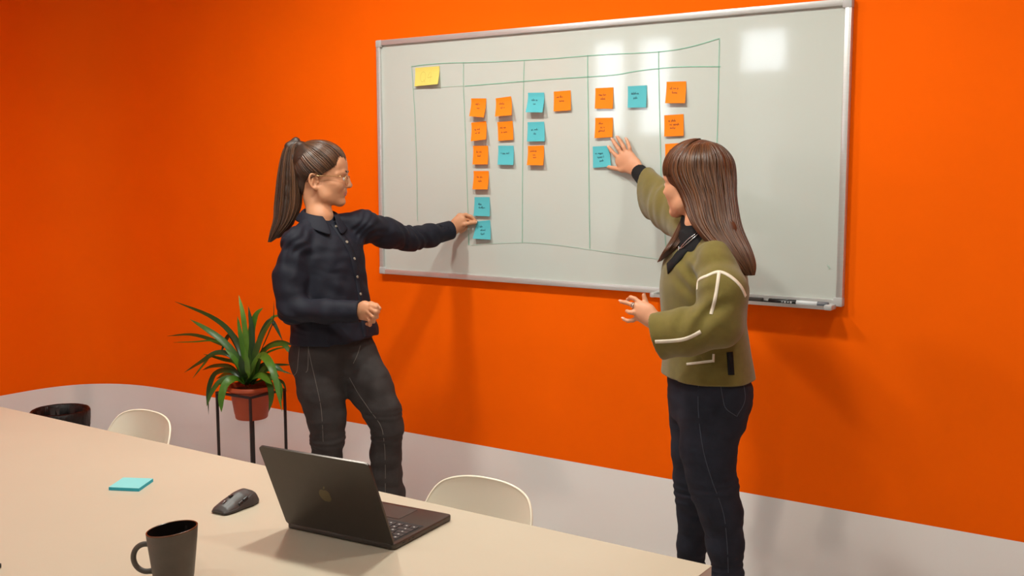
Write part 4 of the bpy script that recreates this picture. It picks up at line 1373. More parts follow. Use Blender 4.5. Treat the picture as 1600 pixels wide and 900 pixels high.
# ------------------------------------------------------------------ woman in navy shirt
def build_navy():
    lat, fwd = vnorm([.24, .97, 0]), vnorm([.97, -.24, 0])
    root = empty('person', PY(525, 560, -0.72)*[1, 1, 0])
    tag(root, 'woman with ponytail and glasses in navy shirt and charcoal jeans pressing a blue note', 'person')
    Yc = -0.72
    O = PP(498, 284, -0.70)
    hf, hu, hl = RT, UP, AW
    H = lambda u, v, w: O+hf*u+hu*v+hl*w
    # --- joints
    Csh = PP(507, 366, Yc)
    SR = PP(462, 384, -0.87); MR = PP(453, 432, -0.90); ER = PP(456, 486, -0.925); FR = PP(506, 488, -0.895); WR = PP(562, 487, -0.835)
    SL = PP(570, 354, -0.56); ML = PP(604, 366, -0.45); EL = PP(640, 374, -0.325); FL = PP(672, 368, -0.20); WL = PP(708, 358, -0.07)
    NB = PP(500, 341, Yc)
    # --- body: one continuous skin
    F = Field()
    add_head(F, H, hf, hu, hl)
    F.chain([H(-0.018, -0.01, 0), H(-0.012, -0.06, 0), NB, NB-UP*0.05], [0.050, 0.047, 0.050, 0.062], 0.022)
    F.loft([(PP(505, 356, Yc), .10, .06), (PP(508, 385, Yc), .15, .09), (PP(512, 430, Yc), .14, .10), (PP(518, 475, Yc), .135, .098),
            (PP(521, 530, Yc), .16, .115), (PP(520, 575, Yc), .15, .105)], lat, fwd, 0.03)
    F.chain([SR, MR, ER], [0.050, 0.044, 0.038], 0.03)
    F.chain([ER, FR, WR], [0.038, 0.034, 0.0255], 0.015)
    F.chain([SL, ML, EL], [0.050, 0.042, 0.037], 0.03)
    F.chain([EL, FL, WL], [0.037, 0.032, 0.0255], 0.015)
    RL = [(492, 556, -.79, 36), (503, 610, -.80, 35), (510, 650, -.80, 28), (512, 684, -.79, 24), (510, 725, -.78, 22), (509, 800, -.77, 16), (508, 846, -.77, 14)]
    LL = [(556, 560, -.66, 34), (578, 605, -.67, 33), (597, 642, -.67, 27), (605, 668, -.66, 23), (603, 705, -.64, 22), (603, 775, -.61, 16), (604, 843, -.59, 14)]
    for sp in (RL, LL):
        leg_chain(F, sp, 0.82, 0.03)
    # pinching left hand (towards the board)
    w = lambda a, b, y: PP(a, b, y)
    pal = [w(708, 357, -.068), w(716, 350, -.060), w(722, 345, -.055)]
    F.chain(pal, [0.024, 0.027, 0.022], 0.012, flat=0.62, fdir=AW)
    fin = {}
    fin['index'] = [w(718, 337, -.055), w(728, 335.5, -.048), w(736, 338.5, -.038), w(743, 345.0, -.026)]
    fin['middle'] = [w(721, 341, -.048), w(731, 342, -.036), w(737, 345, -.030), w(741, 349, -.026)]
    fin['thumb'] = [w(715, 353, -.064), w(726, 350.5, -.056), w(735, 348.5, -.044), w(743, 347.5, -.032)]
    fin['ring'] = [w(720, 350, -.046), w(728, 355, -.036), w(725, 359, -.034), w(719, 357, -.040)]
    fin['pinky'] = [w(717, 354, -.046), w(723, 360, -.038), w(720, 362.5, -.040), w(715, 359, -.046)]
    for n_, p in fin.items():
        finger(F, p, {'thumb': .0098, 'pinky': .0078}.get(n_, .0088))
    F.chain([w(706, 357, -.07), w(718, 338, -.055)], [.018, .012], 0.012)
    # relaxed right fist at the belly
    F.chain([WR, w(571, 484, -.836), w(579, 485, -.833)], [0.025, 0.031, 0.026], 0.012, flat=0.66, fdir=AW)
    F.chain([w(568, 489, -.833), w(575, 493, -.830)], [0.025, 0.020], 0.012, flat=0.7, fdir=AW)
    rf = {'index': [w(580, 477.5, -.840), w(588, 480, -.840), w(590.5, 487, -.833), w(586, 492, -.823)],
          'middle': [w(580, 483, -.846), w(587.5, 487.5, -.846), w(588.5, 495, -.836), w(583, 497, -.826)],
          'ring': [w(577, 488.5, -.846), w(583.5, 495, -.846), w(583.5, 502, -.836), w(578, 502, -.826)],
          'pinky': [w(573, 494, -.842), w(578.5, 501, -.842), w(578, 507.5, -.833), w(573, 506, -.824)],
          'thumb': [w(570, 476, -.823), w(580, 474.5, -.813), w(588, 477, -.810), w(593, 482, -.810)]}
    for n_, p in rf.items():
        finger(F, p, {'thumb': .0098, 'pinky': .0082}.get(n_, .0092))
    body, v, f = field_obj('body', F, 0.003, [M_skin, M_lip], root, 1)
    paint_head(body, v, f, H, hf, hu, hl)
    add_eyes(H, hf, hu, hl, root, M_skin)
    nails([(fin['thumb'][-1], fin['thumb'][-2], -AW+UP*0.3), (fin['index'][-1], fin['index'][-2], UP-AW*0.4)], root, M_nail)
    # --- shirt
    F = Field()
    F.loft([(PP(503, 349, Yc), .075, .055), (PP(505, 360, Yc), .125, .080), (PP(507, 378, Yc), .160, .110), (PP(508, 400, Yc), .165, .128), (PP(513, 440, Yc), .160, .130),
            (PP(519, 480, Yc), .170, .134), (PP(523, 515, Yc), .182, .140), (PP(524, 531, Yc), .186, .143)], lat, fwd, 0.03)
    F.chain([NB-UP*0.035, SR+UP*0.018], [0.050, 0.052], 0.03)
    F.chain([NB-UP*0.035, SL+UP*0.012], [0.050, 0.050], 0.03)
    F.chain([SR, MR, ER], [0.062, 0.062, 0.054], 0.022)
    F.chain([ER, FR, PP(560, 487, -.838)], [0.052, 0.047, 0.040], 0.02)
    F.chain([SL, ML, EL], [0.064, 0.060, 0.052], 0.03)
    F.chain([EL, FL, PP(705, 359.5, -.078)], [0.052, 0.047, 0.040], 0.02)
    F.plane_cut(PP(561, 487, -.837), WR-FR, 0.003, lo=np.array([.3, -1.2, .9]), hi=PP(640, 440, -.70))
    F.plane_cut(PP(703, 360, -.084), WL-FL, 0.003, lo=np.array([.3, -.15, 1.1]), hi=np.array([1.2, .1, 1.7]))
    F.plane_cut(PP(525, 530, Yc), -UP+0.10*RT, 0.004, lo=np.array([-.5, -1.05, .6]), hi=np.array([1.2, -.4, 1.02]))
    F.cone(FR, WR+vnorm(WR-FR)*.05, .030, .031, 0.002, 'sub')
    F.cone(FL, WL+vnorm(WL-FL)*.05, .030, .031, 0.002, 'sub')
    n1, n2 = Wob(5, 38, 6, (1, 1, .75)), Wob(9, 85, 7)
    ax_r, ax_l = vnorm(ER-SR), vnorm(EL-SL)
    def folds(P):
        d = 0.0038*n1(P)+0.0019*n2(P)
        for J, ax, amp, wd in ((ER, vnorm(FR-ER+.8*UP), .0040, .08), (EL, vnorm(ax_l+.5*UP), .0036, .10), (SL, vnorm(ax_l-.6*UP), .0034, .08), (SR, vnorm(ax_r+.7*RT), .0034, .09), (PP(548, 395, -.78), vnorm(UP+.5*RT), .002, .10)):
            q = P-J
            g = np.exp(-(q*q).sum(1)/wd**2)
            d += amp*g*np.sin((q@ax)*150+5*n1(P*0.8)+2*n2(P*.5))
        return d
    F.post = folds
    shirt, sv, sf = field_obj('shirt', F, 0.0036, M_shirt, root, 1)
    sb = bvh_of(sv, sf)
    # cuffs
    for nm, A, B, r in (('cuff', PP(536, 487.5, -.863), PP(561.5, 487, -.836), .0405), ('cuff', PP(686, 364.5, -.140), PP(704, 359.5, -.080), .0405)):
        dv = vnorm(B-A)
        C_ = Field()
        C_.cone(A, B, r+.003, r+.0015, 0)
        C_.plane_cut(A, -dv, 0.001); C_.plane_cut(B+dv*.002, dv, 0.001)
        C_.cone(A-dv*.02, B+dv*.05, .031, .031, 0.001, 'sub')
        c_, _, _ = field_obj(nm, C_, 0.0026, M_shirt, shirt, 1)
    # collar
    vs, fs = [], []
    NT = 41
    Cn = PP(500, 338, Yc)
    for i in range(NT):
        th = math.radians(-158+316*i/(NT-1))                 # 0 at the nape
        dirv = -fwd*math.cos(th)+lat*math.sin(th)
        fr_ = (1-math.cos(th))/2                             # 0 back, 1 front
        rn = 0.058+0.004*fr_
        zt = 0.030-0.030*fr_
        pt = max(0.0, (abs(math.degrees(th))-95)/63)
        lay = [(rn, zt-0.030), (rn+0.001, zt-0.008), (rn+0.005, zt+0.003), (rn+0.011, zt), (rn+0.026+0.006*pt, zt-0.018-0.012*pt), (rn+0.038+0.022*pt, zt-0.036-0.040*pt**1.5)]
        tw = -0.22*pt**2*np.sign(th)
        d2 = dirv*math.cos(tw)+np.cross(UP, dirv)*math.sin(tw)
        for q, (r_, z_) in enumerate(lay):
            dd = dirv if q < 4 else d2
            vs.append(Cn+dd*r_+UP*z_)
    for i in range(NT-1):
        for j in range(5):
            fs.append((i*6+j, i*6+j+1, (i+1)*6+j+1, (i+1)*6+j))
    co = pyobj('collar', vs, fs, M_shirt, None, True); world_child(co, shirt)
    sd = co.modifiers.new('thick', 'SOLIDIFY'); sd.thickness = 0.004; sd.offset = 0
    ss = co.modifiers.new('sub', 'SUBSURF'); ss.levels = 1; ss.render_levels = 1
    # placket and buttons, pocketless front
    r_ = draped(sb, [(519, 349), (526, 357), (541, 379), (552, 404), (558, 432), (563, 460), (570, 512), (572, 526)], 0.030, 0.0022, 40)
    if r_: world_child(pyobj('placket', r_[0], r_[1], M_shirt, None, True), shirt)
    for q in ((525, 354.5), (541.5, 378.5), (553, 404.5), (557.5, 432.5), (562.5, 459.5)):
        p, nn = hit(sb, *q)
        if p is None: continue
        vv, ff = lathe_mesh([(0.001, 0.0030), (0.0028, 0.0028), (0.0042, 0.0036), (0.0055, 0.0030), (0.0056, 0.0008)], 18)
        bo = pyobj('button', vv, ff, M_button, None, True)
        bo.matrix_world = Matrix.Translation(V3(p+nn*0.0018)) @ V3(nn).to_track_quat('Z', 'Y').to_matrix().to_4x4()
        mw = bo.matrix_world.copy(); bo.parent = shirt; bo.matrix_parent_inverse = Matrix.Identity(4); bo.matrix_basis = mw
    # --- jeans
    F = Field()
    F.loft([(PP(521, 522, Yc), .160, .118), (PP(520, 540, Yc), .176, .130), (PP(519, 556, Yc), .180, .132), (PP(519, 575, Yc), .165, .118)], lat, fwd, 0.03)
    rp, rr = leg_chain(F, RL[:-2]+[(508, 800, -.77, 26), (507, 846, -.77, 28)], 1.03, 0.03)
    lp, lr = leg_chain(F, LL[:-2]+[(603, 775, -.61, 27), (604, 846, -.59, 29)], 1.05, 0.025)
    F.plane_cut((0, 0, 0.035), (0, 0, -1), 0.002)
    n3, n4 = Wob(21, 60, 7, (.5, .5, 1.7)), Wob(22, 130, 7, (.4, .4, 1.8))
    def jf(P):
        d = 0.0013*n3(P)+0.0006*n4(P)
        for J, amp in ((rp[3], .0035), (lp[3], .004), (rp[0], .002), (lp[0], .002)):
            q = P-J
            d += amp*np.exp(-(q*q).sum(1)/.08**2)*np.sin(q[:, 2]*150+4*n3(P*.6))
        return d
    F.post = jf
    jeans, jv, jf_ = field_obj('jeans', F, 0.0042, M_jean1, root, 1)
    jb = bvh_of(jv, jf_)
    for pix in ([(482, 545), (487, 570), (494, 600), (502, 640), (505, 690)], [(546, 590), (560, 615), (577, 640), (595, 665), (600, 690), (602, 720), (602, 770)],
                [(563, 540), (558, 555), (552, 568)], [(468, 540), (466, 560), (464, 580), (458, 588)], [(482, 540), (481, 575), (478, 582)]):
        r_ = draped(jb, pix, 0.0022, 0.0009, 40)
        if r_: world_child(pyobj('seam_stitching', r_[0], r_[1], M_stitch, None, True), jeans)
    shoe('shoe', rp[-1], fwd, root); shoe('shoe', lp[-1], vnorm(fwd+0.4*RT), root)
    # --- hair: sleek cap pulled back, ponytail
    hc, hr = np.array([0.008, 0.068, 0.0]), np.array([0.1065, 0.0965, 0.0835])
    hline_u = [-0.12, -0.085, -0.062, -0.05, -0.032, -0.014, 0.004, 0.018, 0.032, 0.055, 0.08, 0.095, 0.105, 0.13]
    hline_v = [-0.05, -0.055, -0.05, -0.02, 0.018, 0.036, 0.036, 0.022, 0.034, 0.046, 0.064, 0.078, 0.096, 0.12]
    F = Field()
    ax = np.array([hf, hu, hl])
    F.ell(H(*hc), hr, ax, 0.0)
    F.chain([H(-0.05, 0.11, 0), H(-0.073, 0.143, 0)], [0.05, 0.020], 0.035)
    F.ell(H(-0.062, 0.0, 0), (0.03, 0.062, 0.042), ax, 0.02)
    def cut(P):
        q = P-O
        u, v_ = q@hf, q@hu
        return (np.interp(u, hline_u, hline_v)-v_)*0.75
    F.fn(cut, np.full(3, -9.), np.full(3, 9.), 0.006, 'isect')
    hn = Wob(31, 160, 9)
    F.post = lambda P: 0.0006*hn(P)
    base, _, _ = field_obj('hair', F, 0.0034, M_hb1, root, 1)
    tie = np.array([-0.072, 0.146, 0.0])
    c0, c1 = srgb(44, 27, 17), srgb(98, 63, 38)
    st = []
    hl_pts = smooth_path([(.1065, .102), (.104, .096), (.095, .080), (.08, .066), (.055, .048), (.034, .036), (.019, .026), (.004, .040), (-.014, .040), (-.032, .020),
                          (-.045, -.004), (-.056, -.030), (-.064, -.048)], 64)
    rs = np.random.RandomState(4)
    for side in (-1, 1):
        for (u, v_) in hl_pts:
            for rep in range(3):
                uu, vv_ = u+rs.randn()*.002, v_+rs.randn()*.002
                q = 1-((uu-hc[0])/hr[0])**2-((vv_-hc[1])/hr[1])**2
                w_ = hr[2]*math.sqrt(max(q, 0.0))
                if u > 0.09: w_ = min(w_, 0.075)*rs.rand()**0.7 if rep else w_
                d0 = np.array([(uu-hc[0])/hr[0], (vv_-hc[1])/hr[1], side*w_/hr[2]])
                d0 /= np.linalg.norm(d0)
                d1 = (tie-hc)/hr
                L1 = np.linalg.norm(d1); d1 = d1/L1
                om = math.acos(np.clip(d0@d1, -1, 1))+1e-6
                pts = []
                for t in np.linspace(0, 1, 15):
                    d = (math.sin((1-t)*om)*d0+math.sin(t*om)*d1)/math.sin(om)
                    ex = 1.008+(L1-1.0)*max(0, (t-0.62)/0.38)**1.5
                    z = hc+d*hr*ex
                    pts.append(H(*z))
                rad = np.interp(np.linspace(0, 1, 15), [0, .15, .8, 1], [.0009, .0020, .0022, .0015])*(0.8+0.5*rs.rand())
                st.append((np.array(pts), rad))
    strands_obj('hair_strands', st, M_hair1, base, c0, c1, 5)
    # ponytail
    def pp(px, py, w_): 
        s_ = pxm(O)
        return H((px-498)/s_, (284-py)/s_, w_)
    cen = [(471, 229), (464, 223), (457, 232), (454, 250), (453, 275), (452, 300), (450, 322), (445, 343), (434, 362), (422, 377)]
    hw = [5, 8, 11, 14, 18, 20.5, 21, 17, 11, 2.5]
    ys = [0, 0, -.005, -.01, -.012, -.012, -.015, -.025, -.035, -.04]
    F = Field()
    cp = [pp(a, b, c) for (a, b), c in zip(cen, ys)]
    F.chain(cp[:-1], [h_/pxm(O)*0.86 for h_ in hw[:-1]], 0.012, flat=0.7, fdir=AW)
    F.post = lambda P: 0.001*hn(P)
    pt_, _, _ = field_obj('ponytail', F, 0.0042, M_hb1, root, 1)
    st = []
    cs, hs_ = smooth_path(np.array(cp), 26), smooth_path(np.array(hw)[:, None], 26)[:, 0]/pxm(O)
    for i in range(170):
        ph = 2*PI*i/170+rs.randn()*.05
        k_ = 0.80+0.24*rs.rand()
        dr = rs.randn()*.10
        t0 = 26-int(rs.rand()**2*4)
        pts = []
        for j in range(t0):
            a = ph+dr*j/26
            pts.append(cs[j]+RT*hs_[j]*k_*math.cos(a)+AW*hs_[j]*0.68*k_*math.sin(a))
        rad = np.interp(np.linspace(0, 1, t0), [0, .1, .8, 1], [.0016, .0026, .0026, .0008])
        st.append((np.array(pts), rad))
    strands_obj('ponytail_strands', st, M_hair1, pt_, c0, c1, 6)
    vv, ff = tube_mesh([pp(470, 228, 0)+(RT*0.5+UP*0.86)*0.013*math.cos(a)+AW*0.013*math.sin(a) for a in np.linspace(0, 2*PI, 20)], 0.0042, 8, False)
    world_child(pyobj('hair_tie', vv, ff, M_black, None, True), root)
    # --- glasses
    gl = empty('eyeglasses', (0, 0, 0)); gl.parent = root; gl.matrix_parent_inverse = Matrix.Translation(root.location).inverted()
    for s in (-1, 1):
        ring = []
        for a in np.linspace(0, 2*PI, 33):
            y_, z_ = 0.0245*math.cos(a), 0.0215*math.sin(a)
            z_ = min(z_, 0.0165)
            ring.append(H(0.1185-0.14*abs(0.033+y_*1.0-0.0)*0.35, 0.006+z_, s*(0.033+y_)))
        vv, ff = tube_mesh(ring, 0.0014, 6, False); pyobj('lens_rim', vv, ff, M_gold, gl, True)
        pyobj('lens', [sum(ring[:-1])/32]+ring[:-1], [(0, i+1, (i+1) % 32+1) for i in range(32)], M_lens, gl, True)
        tube('temple', smooth_path([H(0.114, 0.018, s*0.058), H(0.10, 0.022, s*0.071), H(0.04, 0.024, s*0.0775), H(0.0, 0.026, s*0.0785)], 14), 0.0014, M_gold, gl, 6)
        tube('temple_tip', smooth_path([H(0.0, 0.026, s*0.0785), H(-0.018, 0.016, s*0.0785), H(-0.034, 0.000, s*0.074)], 8), 0.0022, mat('tortoise_tip', srgb(70, 36, 18), 0.3, noise=0.2, nscale=200), gl, 6)
    tube('bridge', smooth_path([H(0.1185, 0.012, -0.009), H(0.122, 0.016, 0), H(0.1185, 0.012, 0.009)], 8), 0.0011, M_gold, gl, 6)
    return root
build_navy()

# ------------------------------------------------------------------ woman in olive cardigan
def build_olive():
    fwd = vnorm(-RT*math.cos(math.radians(14))-AW*math.sin(math.radians(14)))
    lat = np.array([-fwd[1], fwd[0], 0.0])
    Yc = -0.54
    root = empty('person', PY(1108, 600, -0.54)*[1, 1, 0])
    tag(root, 'woman with long brown hair in olive cardigan and dark jeans, hand spread on whiteboard', 'person')
    ha = math.radians(40)
    hf = vnorm(-RT*math.cos(ha)+AW*math.sin(ha)); hu = UP; hl = np.array([-hf[1], hf[0], 0.0])
    O = PP(1091, 294, -0.52)
    H = lambda u, v, w: O+hf*u+hu*v+hl*w
    w = PP
    NB = PP(1094, 352, Yc)
    SL = PP(1119, 412, -0.67); ML = PP(1129, 456, -0.74); EL = PP(1124, 506, -0.765); FL = PP(1072, 521, -0.805); SE = PP(1026, 526, -0.825); WL = PP(1022, 501, -0.825)
    SR = PP(1074, 354, -0.40); MR = PP(1044, 326, -0.27); ER = PP(1040, 318, -0.245); WR = PP(1000, 270, -0.062)
    SRE = PP(1014, 304, -0.135)
    # --- body
    F = Field()
    add_head(F, H, hf, hu, hl)
    F.chain([H(-0.018, -0.01, 0), H(-0.014, -0.06, 0), NB, NB-UP*0.05], [0.050, 0.046, 0.050, 0.06], 0.022)
    F.loft([(PP(1094, 366, Yc), .10, .06), (PP(1098, 395, Yc), .15, .09), (PP(1100, 440, Yc), .14, .10), (PP(1101, 500, Yc), .135, .098),
            (PP(1105, 570, Yc), .16, .115), (PP(1107, 630, Yc), .15, .105)], lat, fwd, 0.03)
    F.chain([SL, ML, EL], [0.050, 0.043, 0.038], 0.03)
    F.chain([EL, PP(1072, 510, -.80), WL], [0.038, 0.033, 0.025], 0.015)
    F.chain([SR, MR, PP(1022, 296, -.155), WR], [0.050, 0.040, 0.033, 0.0255], 0.02)
    NL = [(1120, 610, -.60, 48), (1113, 660, -.61, 45), (1106, 702, -.62, 41), (1111, 742, -.62, 36), (1118, 770, -.61, 34), (1127, 802, -.60, 31), (1133, 850, -.59, 27), (1136, 900, -.58, 23), (1136, 955, -.57, 20)]
    FLg = [(1090, 615, -.48, 44), (1090, 660, -.47, 41), (1088, 702, -.46, 37), (1085, 742, -.45, 31), (1085, 768, -.44, 29), (1084, 802, -.42, 25), (1081, 850, -.40, 22), (1078, 885, -.39, 20), (1074, 925, -.38, 19)]
    for sp in (NL, FLg):
        leg_chain(F, sp, 0.84, 0.03)
    # right hand spread on the board
    nb = -0.030
    F.chain([WR, w(990, 259, -.046), w(977, 249, -.036)], [0.0255, 0.030, 0.032], 0.012, flat=0.50, fdir=np.array([0, 1., 0]))
    F.chain([w(983, 246, -.036), w(970, 252, -.036)], [0.025, 0.025], 0.012, flat=0.50, fdir=np.array([0, 1., 0]))
    rh = {'index': [w(968.5, 249, -.036), w(961.5, 242, -.036), w(955.5, 236, -.031), w(951.5, 230, -.027)],
          'middle': [w(973, 243.5, -.036), w(967, 233, -.037), w(961, 224.5, -.031), w(956.8, 218, -.027)],
          'ring': [w(979, 240, -.036), w(974.5, 230, -.037), w(969.5, 221, -.031), w(965, 214.5, -.027)],
          'pinky': [w(985, 241, -.036), w(984, 232, -.037), w(981.5, 224, -.031), w(978.8, 217.5, -.027)],
          'thumb': [w(980, 262, -.042), w(971, 265, -.036), w(960.5, 263, -.030), w(951.5, 261, -.027)]}
    for n_, p in rh.items():
        finger(F, p, {'thumb': .0098, 'pinky': .0080}.get(n_, .0088), 0.004)
    F.chain([w(990, 262, -.045), w(974, 264, -.037)], [.018, .013], 0.012, flat=.7, fdir=np.array([0, 1., 0]))
    # left hand open in front of her
    hy = -0.675
    F.chain([WL, w(1010, 489, -.828), w(1000, 483, -.826)], [0.0245, 0.027, 0.026], 0.012, flat=0.55, fdir=AW)
    F.chain([w(1012, 498, -.828), w(1001, 494, -.826)], [0.020, 0.017], 0.010, flat=0.6, fdir=AW)
    lh = {'index': [w(1001, 474, -.823), w(992, 467, -.820), w(985.5, 464.8, -.816), w(980.5, 468.5, -.803)],
          'middle': [w(997.5, 480, -.828), w(987, 476, -.833), w(978, 472.8, -.830), w(970.5, 471.5, -.824)],
          'ring': [w(997, 487.5, -.830), w(989.5, 488.5, -.840), w(984, 488, -.838), w(979.5, 486, -.830)],
          'pinky': [w(998, 495.5, -.828), w(989, 500.5, -.834), w(981.5, 501.5, -.832), w(974.5, 498.8, -.826)],
          'thumb': [w(1013, 485, -.818), w(1010.5, 476, -.810), w(1008, 469, -.808), w(1006, 461.5, -.808)]}
    for n_, p in lh.items():
        finger(F, p, {'thumb': .0086, 'pinky': .0070}.get(n_, .0077), 0.004)
    body, v, f = field_obj('body', F, 0.003, [M_skin2, M_lip], root, 1)
    paint_head(body, v, f, H, hf, hu, hl)
    add_eyes(H, hf, hu, hl, root, M_skin2)
    tn = -np.array([0, 1., 0])
    nails([(rh[k_][-1], rh[k_][-2], tn) for k_ in ('index', 'middle', 'ring', 'pinky')]+[(rh['thumb'][-1], rh['thumb'][-2], tn-UP*.6)]
          + [(lh['middle'][-1], lh['middle'][-2], UP-AW*.6), (lh['pinky'][-1], lh['pinky'][-2], UP-AW*.6), (lh['thumb'][-1], lh['thumb'][-2], RT*.7-AW)], root, M_nail)
    # ring on the middle finger
    a, b = lh['middle'][0], lh['middle'][1]
    c = a*0.25+b*0.75; d = vnorm(b-a); n_ = vnorm(np.cross(d, UP)); q = np.cross(n_, d)
    vv, ff = tube_mesh([c+n_*.0086*math.cos(t)+q*.0086*math.sin(t) for t in np.linspace(0, 2*PI, 24)], 0.0016, 6, False)
    world_child(pyobj('finger_ring', vv, ff, M_silver, None, True), root)
    vv, ff = tube_mesh([c+d*.004+n_*.0084*math.cos(t)+q*.0084*math.sin(t)+d*.002*math.sin(3*t) for t in np.linspace(0, 2*PI, 30)], 0.0011, 6, False)
    world_child(pyobj('finger_ring', vv, ff, M_silver, None, True), root)
    # --- black top under the cardigan (neck, right wrist)
    F = Field()
    F.chain([PP(1088, 346, -.525), NB-UP*.02], [.053, .060], 0.02)
    F.loft([(PP(1095, 362, Yc), .10, .07), (PP(1098, 385, Yc), .14, .095), (PP(1100, 440, Yc), .15, .11), (PP(1105, 583, Yc), .165, .122)], lat, fwd, 0.02)
    F.chain([MR, PP(1022, 296, -.155), PP(996, 266, -.050)], [0.045, 0.038, 0.032], 0.01)
    F.plane_cut(PP(998, 268.5, -.058), WR-PP(1022, 296, -.155), 0.001, lo=np.array([.5, -.2, 1.3]), hi=np.array([1.75, .2, 2.]))
    F.plane_cut(PP(1086, 345, -.525), UP+0.35*fwd, 0.002, lo=np.array([1.66, -1., 1.46]), hi=np.array([3., 0, 1.7]))
    und, uv, uf = field_obj('black_top', F, 0.0045, M_black, root, 1)
    # --- cardigan
    F = Field()
    F.loft([(PP(1096, 374, Yc), .10, .065), (PP(1098, 390, Yc), .150, .098), (PP(1100, 415, Yc), .175, .126), (PP(1100, 450, Yc), .178, .138), (PP(1100, 500, Yc), .175, .132),
            (PP(1103, 550, Yc), .180, .138), (PP(1106, 590, Yc), .190, .149)], lat, fwd, 0.03)
    F.chain([NB-UP*.045-fwd*.02, SL+UP*.012], [.050, .055], 0.03)
    F.chain([NB-UP*.045-fwd*.02, SR-UP*.004], [.050, .055], 0.03)
    F.chain([SL, ML, EL], [.066, .074, .069], 0.03)
    F.chain([EL, FL, SE-vnorm(FL-SE)*.09], [.068, .076, .082], 0.025)
    F.chain([SR, MR], [.068, .084], 0.03, flat=.8, fdir=RT)
    F.chain([MR, SRE-vnorm(MR-SRE)*.05], [.084, .104], 0.03, flat=.52, fdir=RT)
    dn = SE-FL
    lo_l, hi_l = PP(960, 640, -.9), PP(1060, 440, -.5)
    F.plane_cut(SE, vnorm(dn)-0.12*UP, 0.004, lo=SE-[.25, .13, .17], hi=SE+[.16, .10, .17])
    F.plane_cut(SRE, vnorm(SRE-MR)-0.30*UP-0.25*RT, 0.004, lo=SRE-[.22, .14, .2], hi=SRE+[.22, .3, .2])
    F.plane_cut(PP(1104, 585, Yc), -UP, 0.004, lo=np.array([1.2, -1.2, .5]), hi=np.array([2.6, 0, 1.05]))
    F.cone(FL, SE+vnorm(dn)*.09, .050, .076, 0.004, 'sub')
    F.cone(MR, SRE+vnorm(SRE-MR)*.06, .050, .098, 0.004, 'sub', .46, RT)
    n1, n2 = Wob(45, 26, 6), Wob(46, 60, 7)
    dl = vnorm(FL-EL)
    inner = PP(1098, 493, -.83)
    def kf(P):
        d = 0.0040*n1(P)+0.0014*n2(P)
        for J, ax, amp, wd, fr in ((inner, vnorm(RT-UP*.9), .007, .075, 110), (SL, vnorm(ML-SL), .003, .10, 80), (MR, vnorm(SRE-SR), .003, .10, 70), (PP(1085, 430, -.68), vnorm(UP+RT*.6), .006, .07, 90)):
            q = P-J
            d += amp*np.exp(-(q*q).sum(1)/wd**2)*np.sin((q@ax)*fr+3*n1(P*.6))
        return d
    F.post = kf
    card, cv, cf = field_obj('cardigan', F, 0.004, M_card, root, 1)
    cb = bvh_of(cv, cf)
    for pix, wd in (([(1089, 453), (1091, 438), (1105, 431), (1123, 424.5), (1141, 432), (1157, 447), (1165, 463)], .0125), ([(1123.5, 425), (1121, 445), (1117, 468), (1111, 491)], .0115),
                    ([(1023.5, 534), (1045, 533), (1067, 530.5), (1082, 525), (1095, 518)], .0125), ([(1073, 569), (1090, 567), (1114, 564)], .009), ([(1114.5, 566), (1115, 553)], .008)):
        r_ = draped(cb, pix, wd*.9, 0.0014, 36)
        if r_: world_child(pyobj('white_trim', r_[0], r_[1], M_trim, None, True), card)
    for pix, wd, nm in (([(1092, 356), (1083, 370), (1070, 388), (1056, 405), (1043, 420)], .042, 'neck_band'), ([(1140, 550), (1141, 562), (1142.5, 586)], .021, 'side_slit')):
        r_ = draped(cb, pix, wd, 0.002, 30)
        if r_: world_child(pyobj(nm, r_[0], r_[1], M_black, None, True), card)
    tb_ = bvh_of(np.vstack([cv, uv]), np.vstack([cf, uf+len(cv)]))
    for pix in ([(1099, 356), (1088, 366), (1076, 375), (1066, 386), (1063, 390)], [(1102, 358), (1090, 368), (1074, 382), (1064, 390)]):
        pts = []
        for q_ in smooth_path(pix, 30):
            p, nn = hit(tb_, *q_)
            if p is not None and (not pts or np.linalg.norm(p-pts[-1]) < .05): pts.append(p+nn*0.004)
        if len(pts) > 4:
            pts = np.array(pts)
            for _ in range(4): pts[1:-1] = (pts[:-2]+2*pts[1:-1]+pts[2:])/4
            t = tube('necklace', pts, 0.0016, M_silver, None, 6); world_child(t, root)
    p, nn = hit(tb_, 1062.5, 390)
    if p is not None:
        bm = bmesh.new(); bmesh.ops.create_uvsphere(bm, u_segments=12, v_segments=8, radius=.0055)
        bmesh.ops.scale(bm, vec=(.7, .7, 1.5), verts=bm.verts); bmesh.ops.translate(bm, vec=V3(p+nn*.006), verts=bm.verts)
        world_child(bmobj('pendant', bm, M_silver, None, True), root)
    # --- jeans
    F = Field()
    F.loft([(PP(1105, 574, Yc), .160, .122), (PP(1109, 600, Yc), .172, .134), (PP(1109, 625, Yc), .172, .132), (PP(1106, 655, Yc), .160, .115)], lat, fwd, 0.03)
    F.ell(PP(1138, 622, -.60), (.055, .055, .06), None, 0.04)
    rp, rr = leg_chain(F, NL, 1.0, 0.03)
    lp, lr = leg_chain(F, FLg, 1.0, 0.025)
    F.plane_cut((0, 0, 0.05), (0, 0, -1), 0.002)
    n3, n4 = Wob(61, 60, 7, (.5, .5, 1.7)), Wob(62, 130, 7, (.4, .4, 1.8))
    def jf(P):
        d = 0.0014*n3(P)+0.0007*n4(P)
        for J, amp in ((rp[4], .0045), (lp[4], .0045), (rp[1], .002), (rp[7], .003), (lp[7], .003)):
            q = P-J
            d += amp*np.exp(-(q*q).sum(1)/.08**2)*np.sin(q[:, 2]*140+4*n3(P*.6))
        return d
    F.post = jf
    jeans, jv, jf_ = field_obj('jeans', F, 0.0042, M_jean2, root, 1)
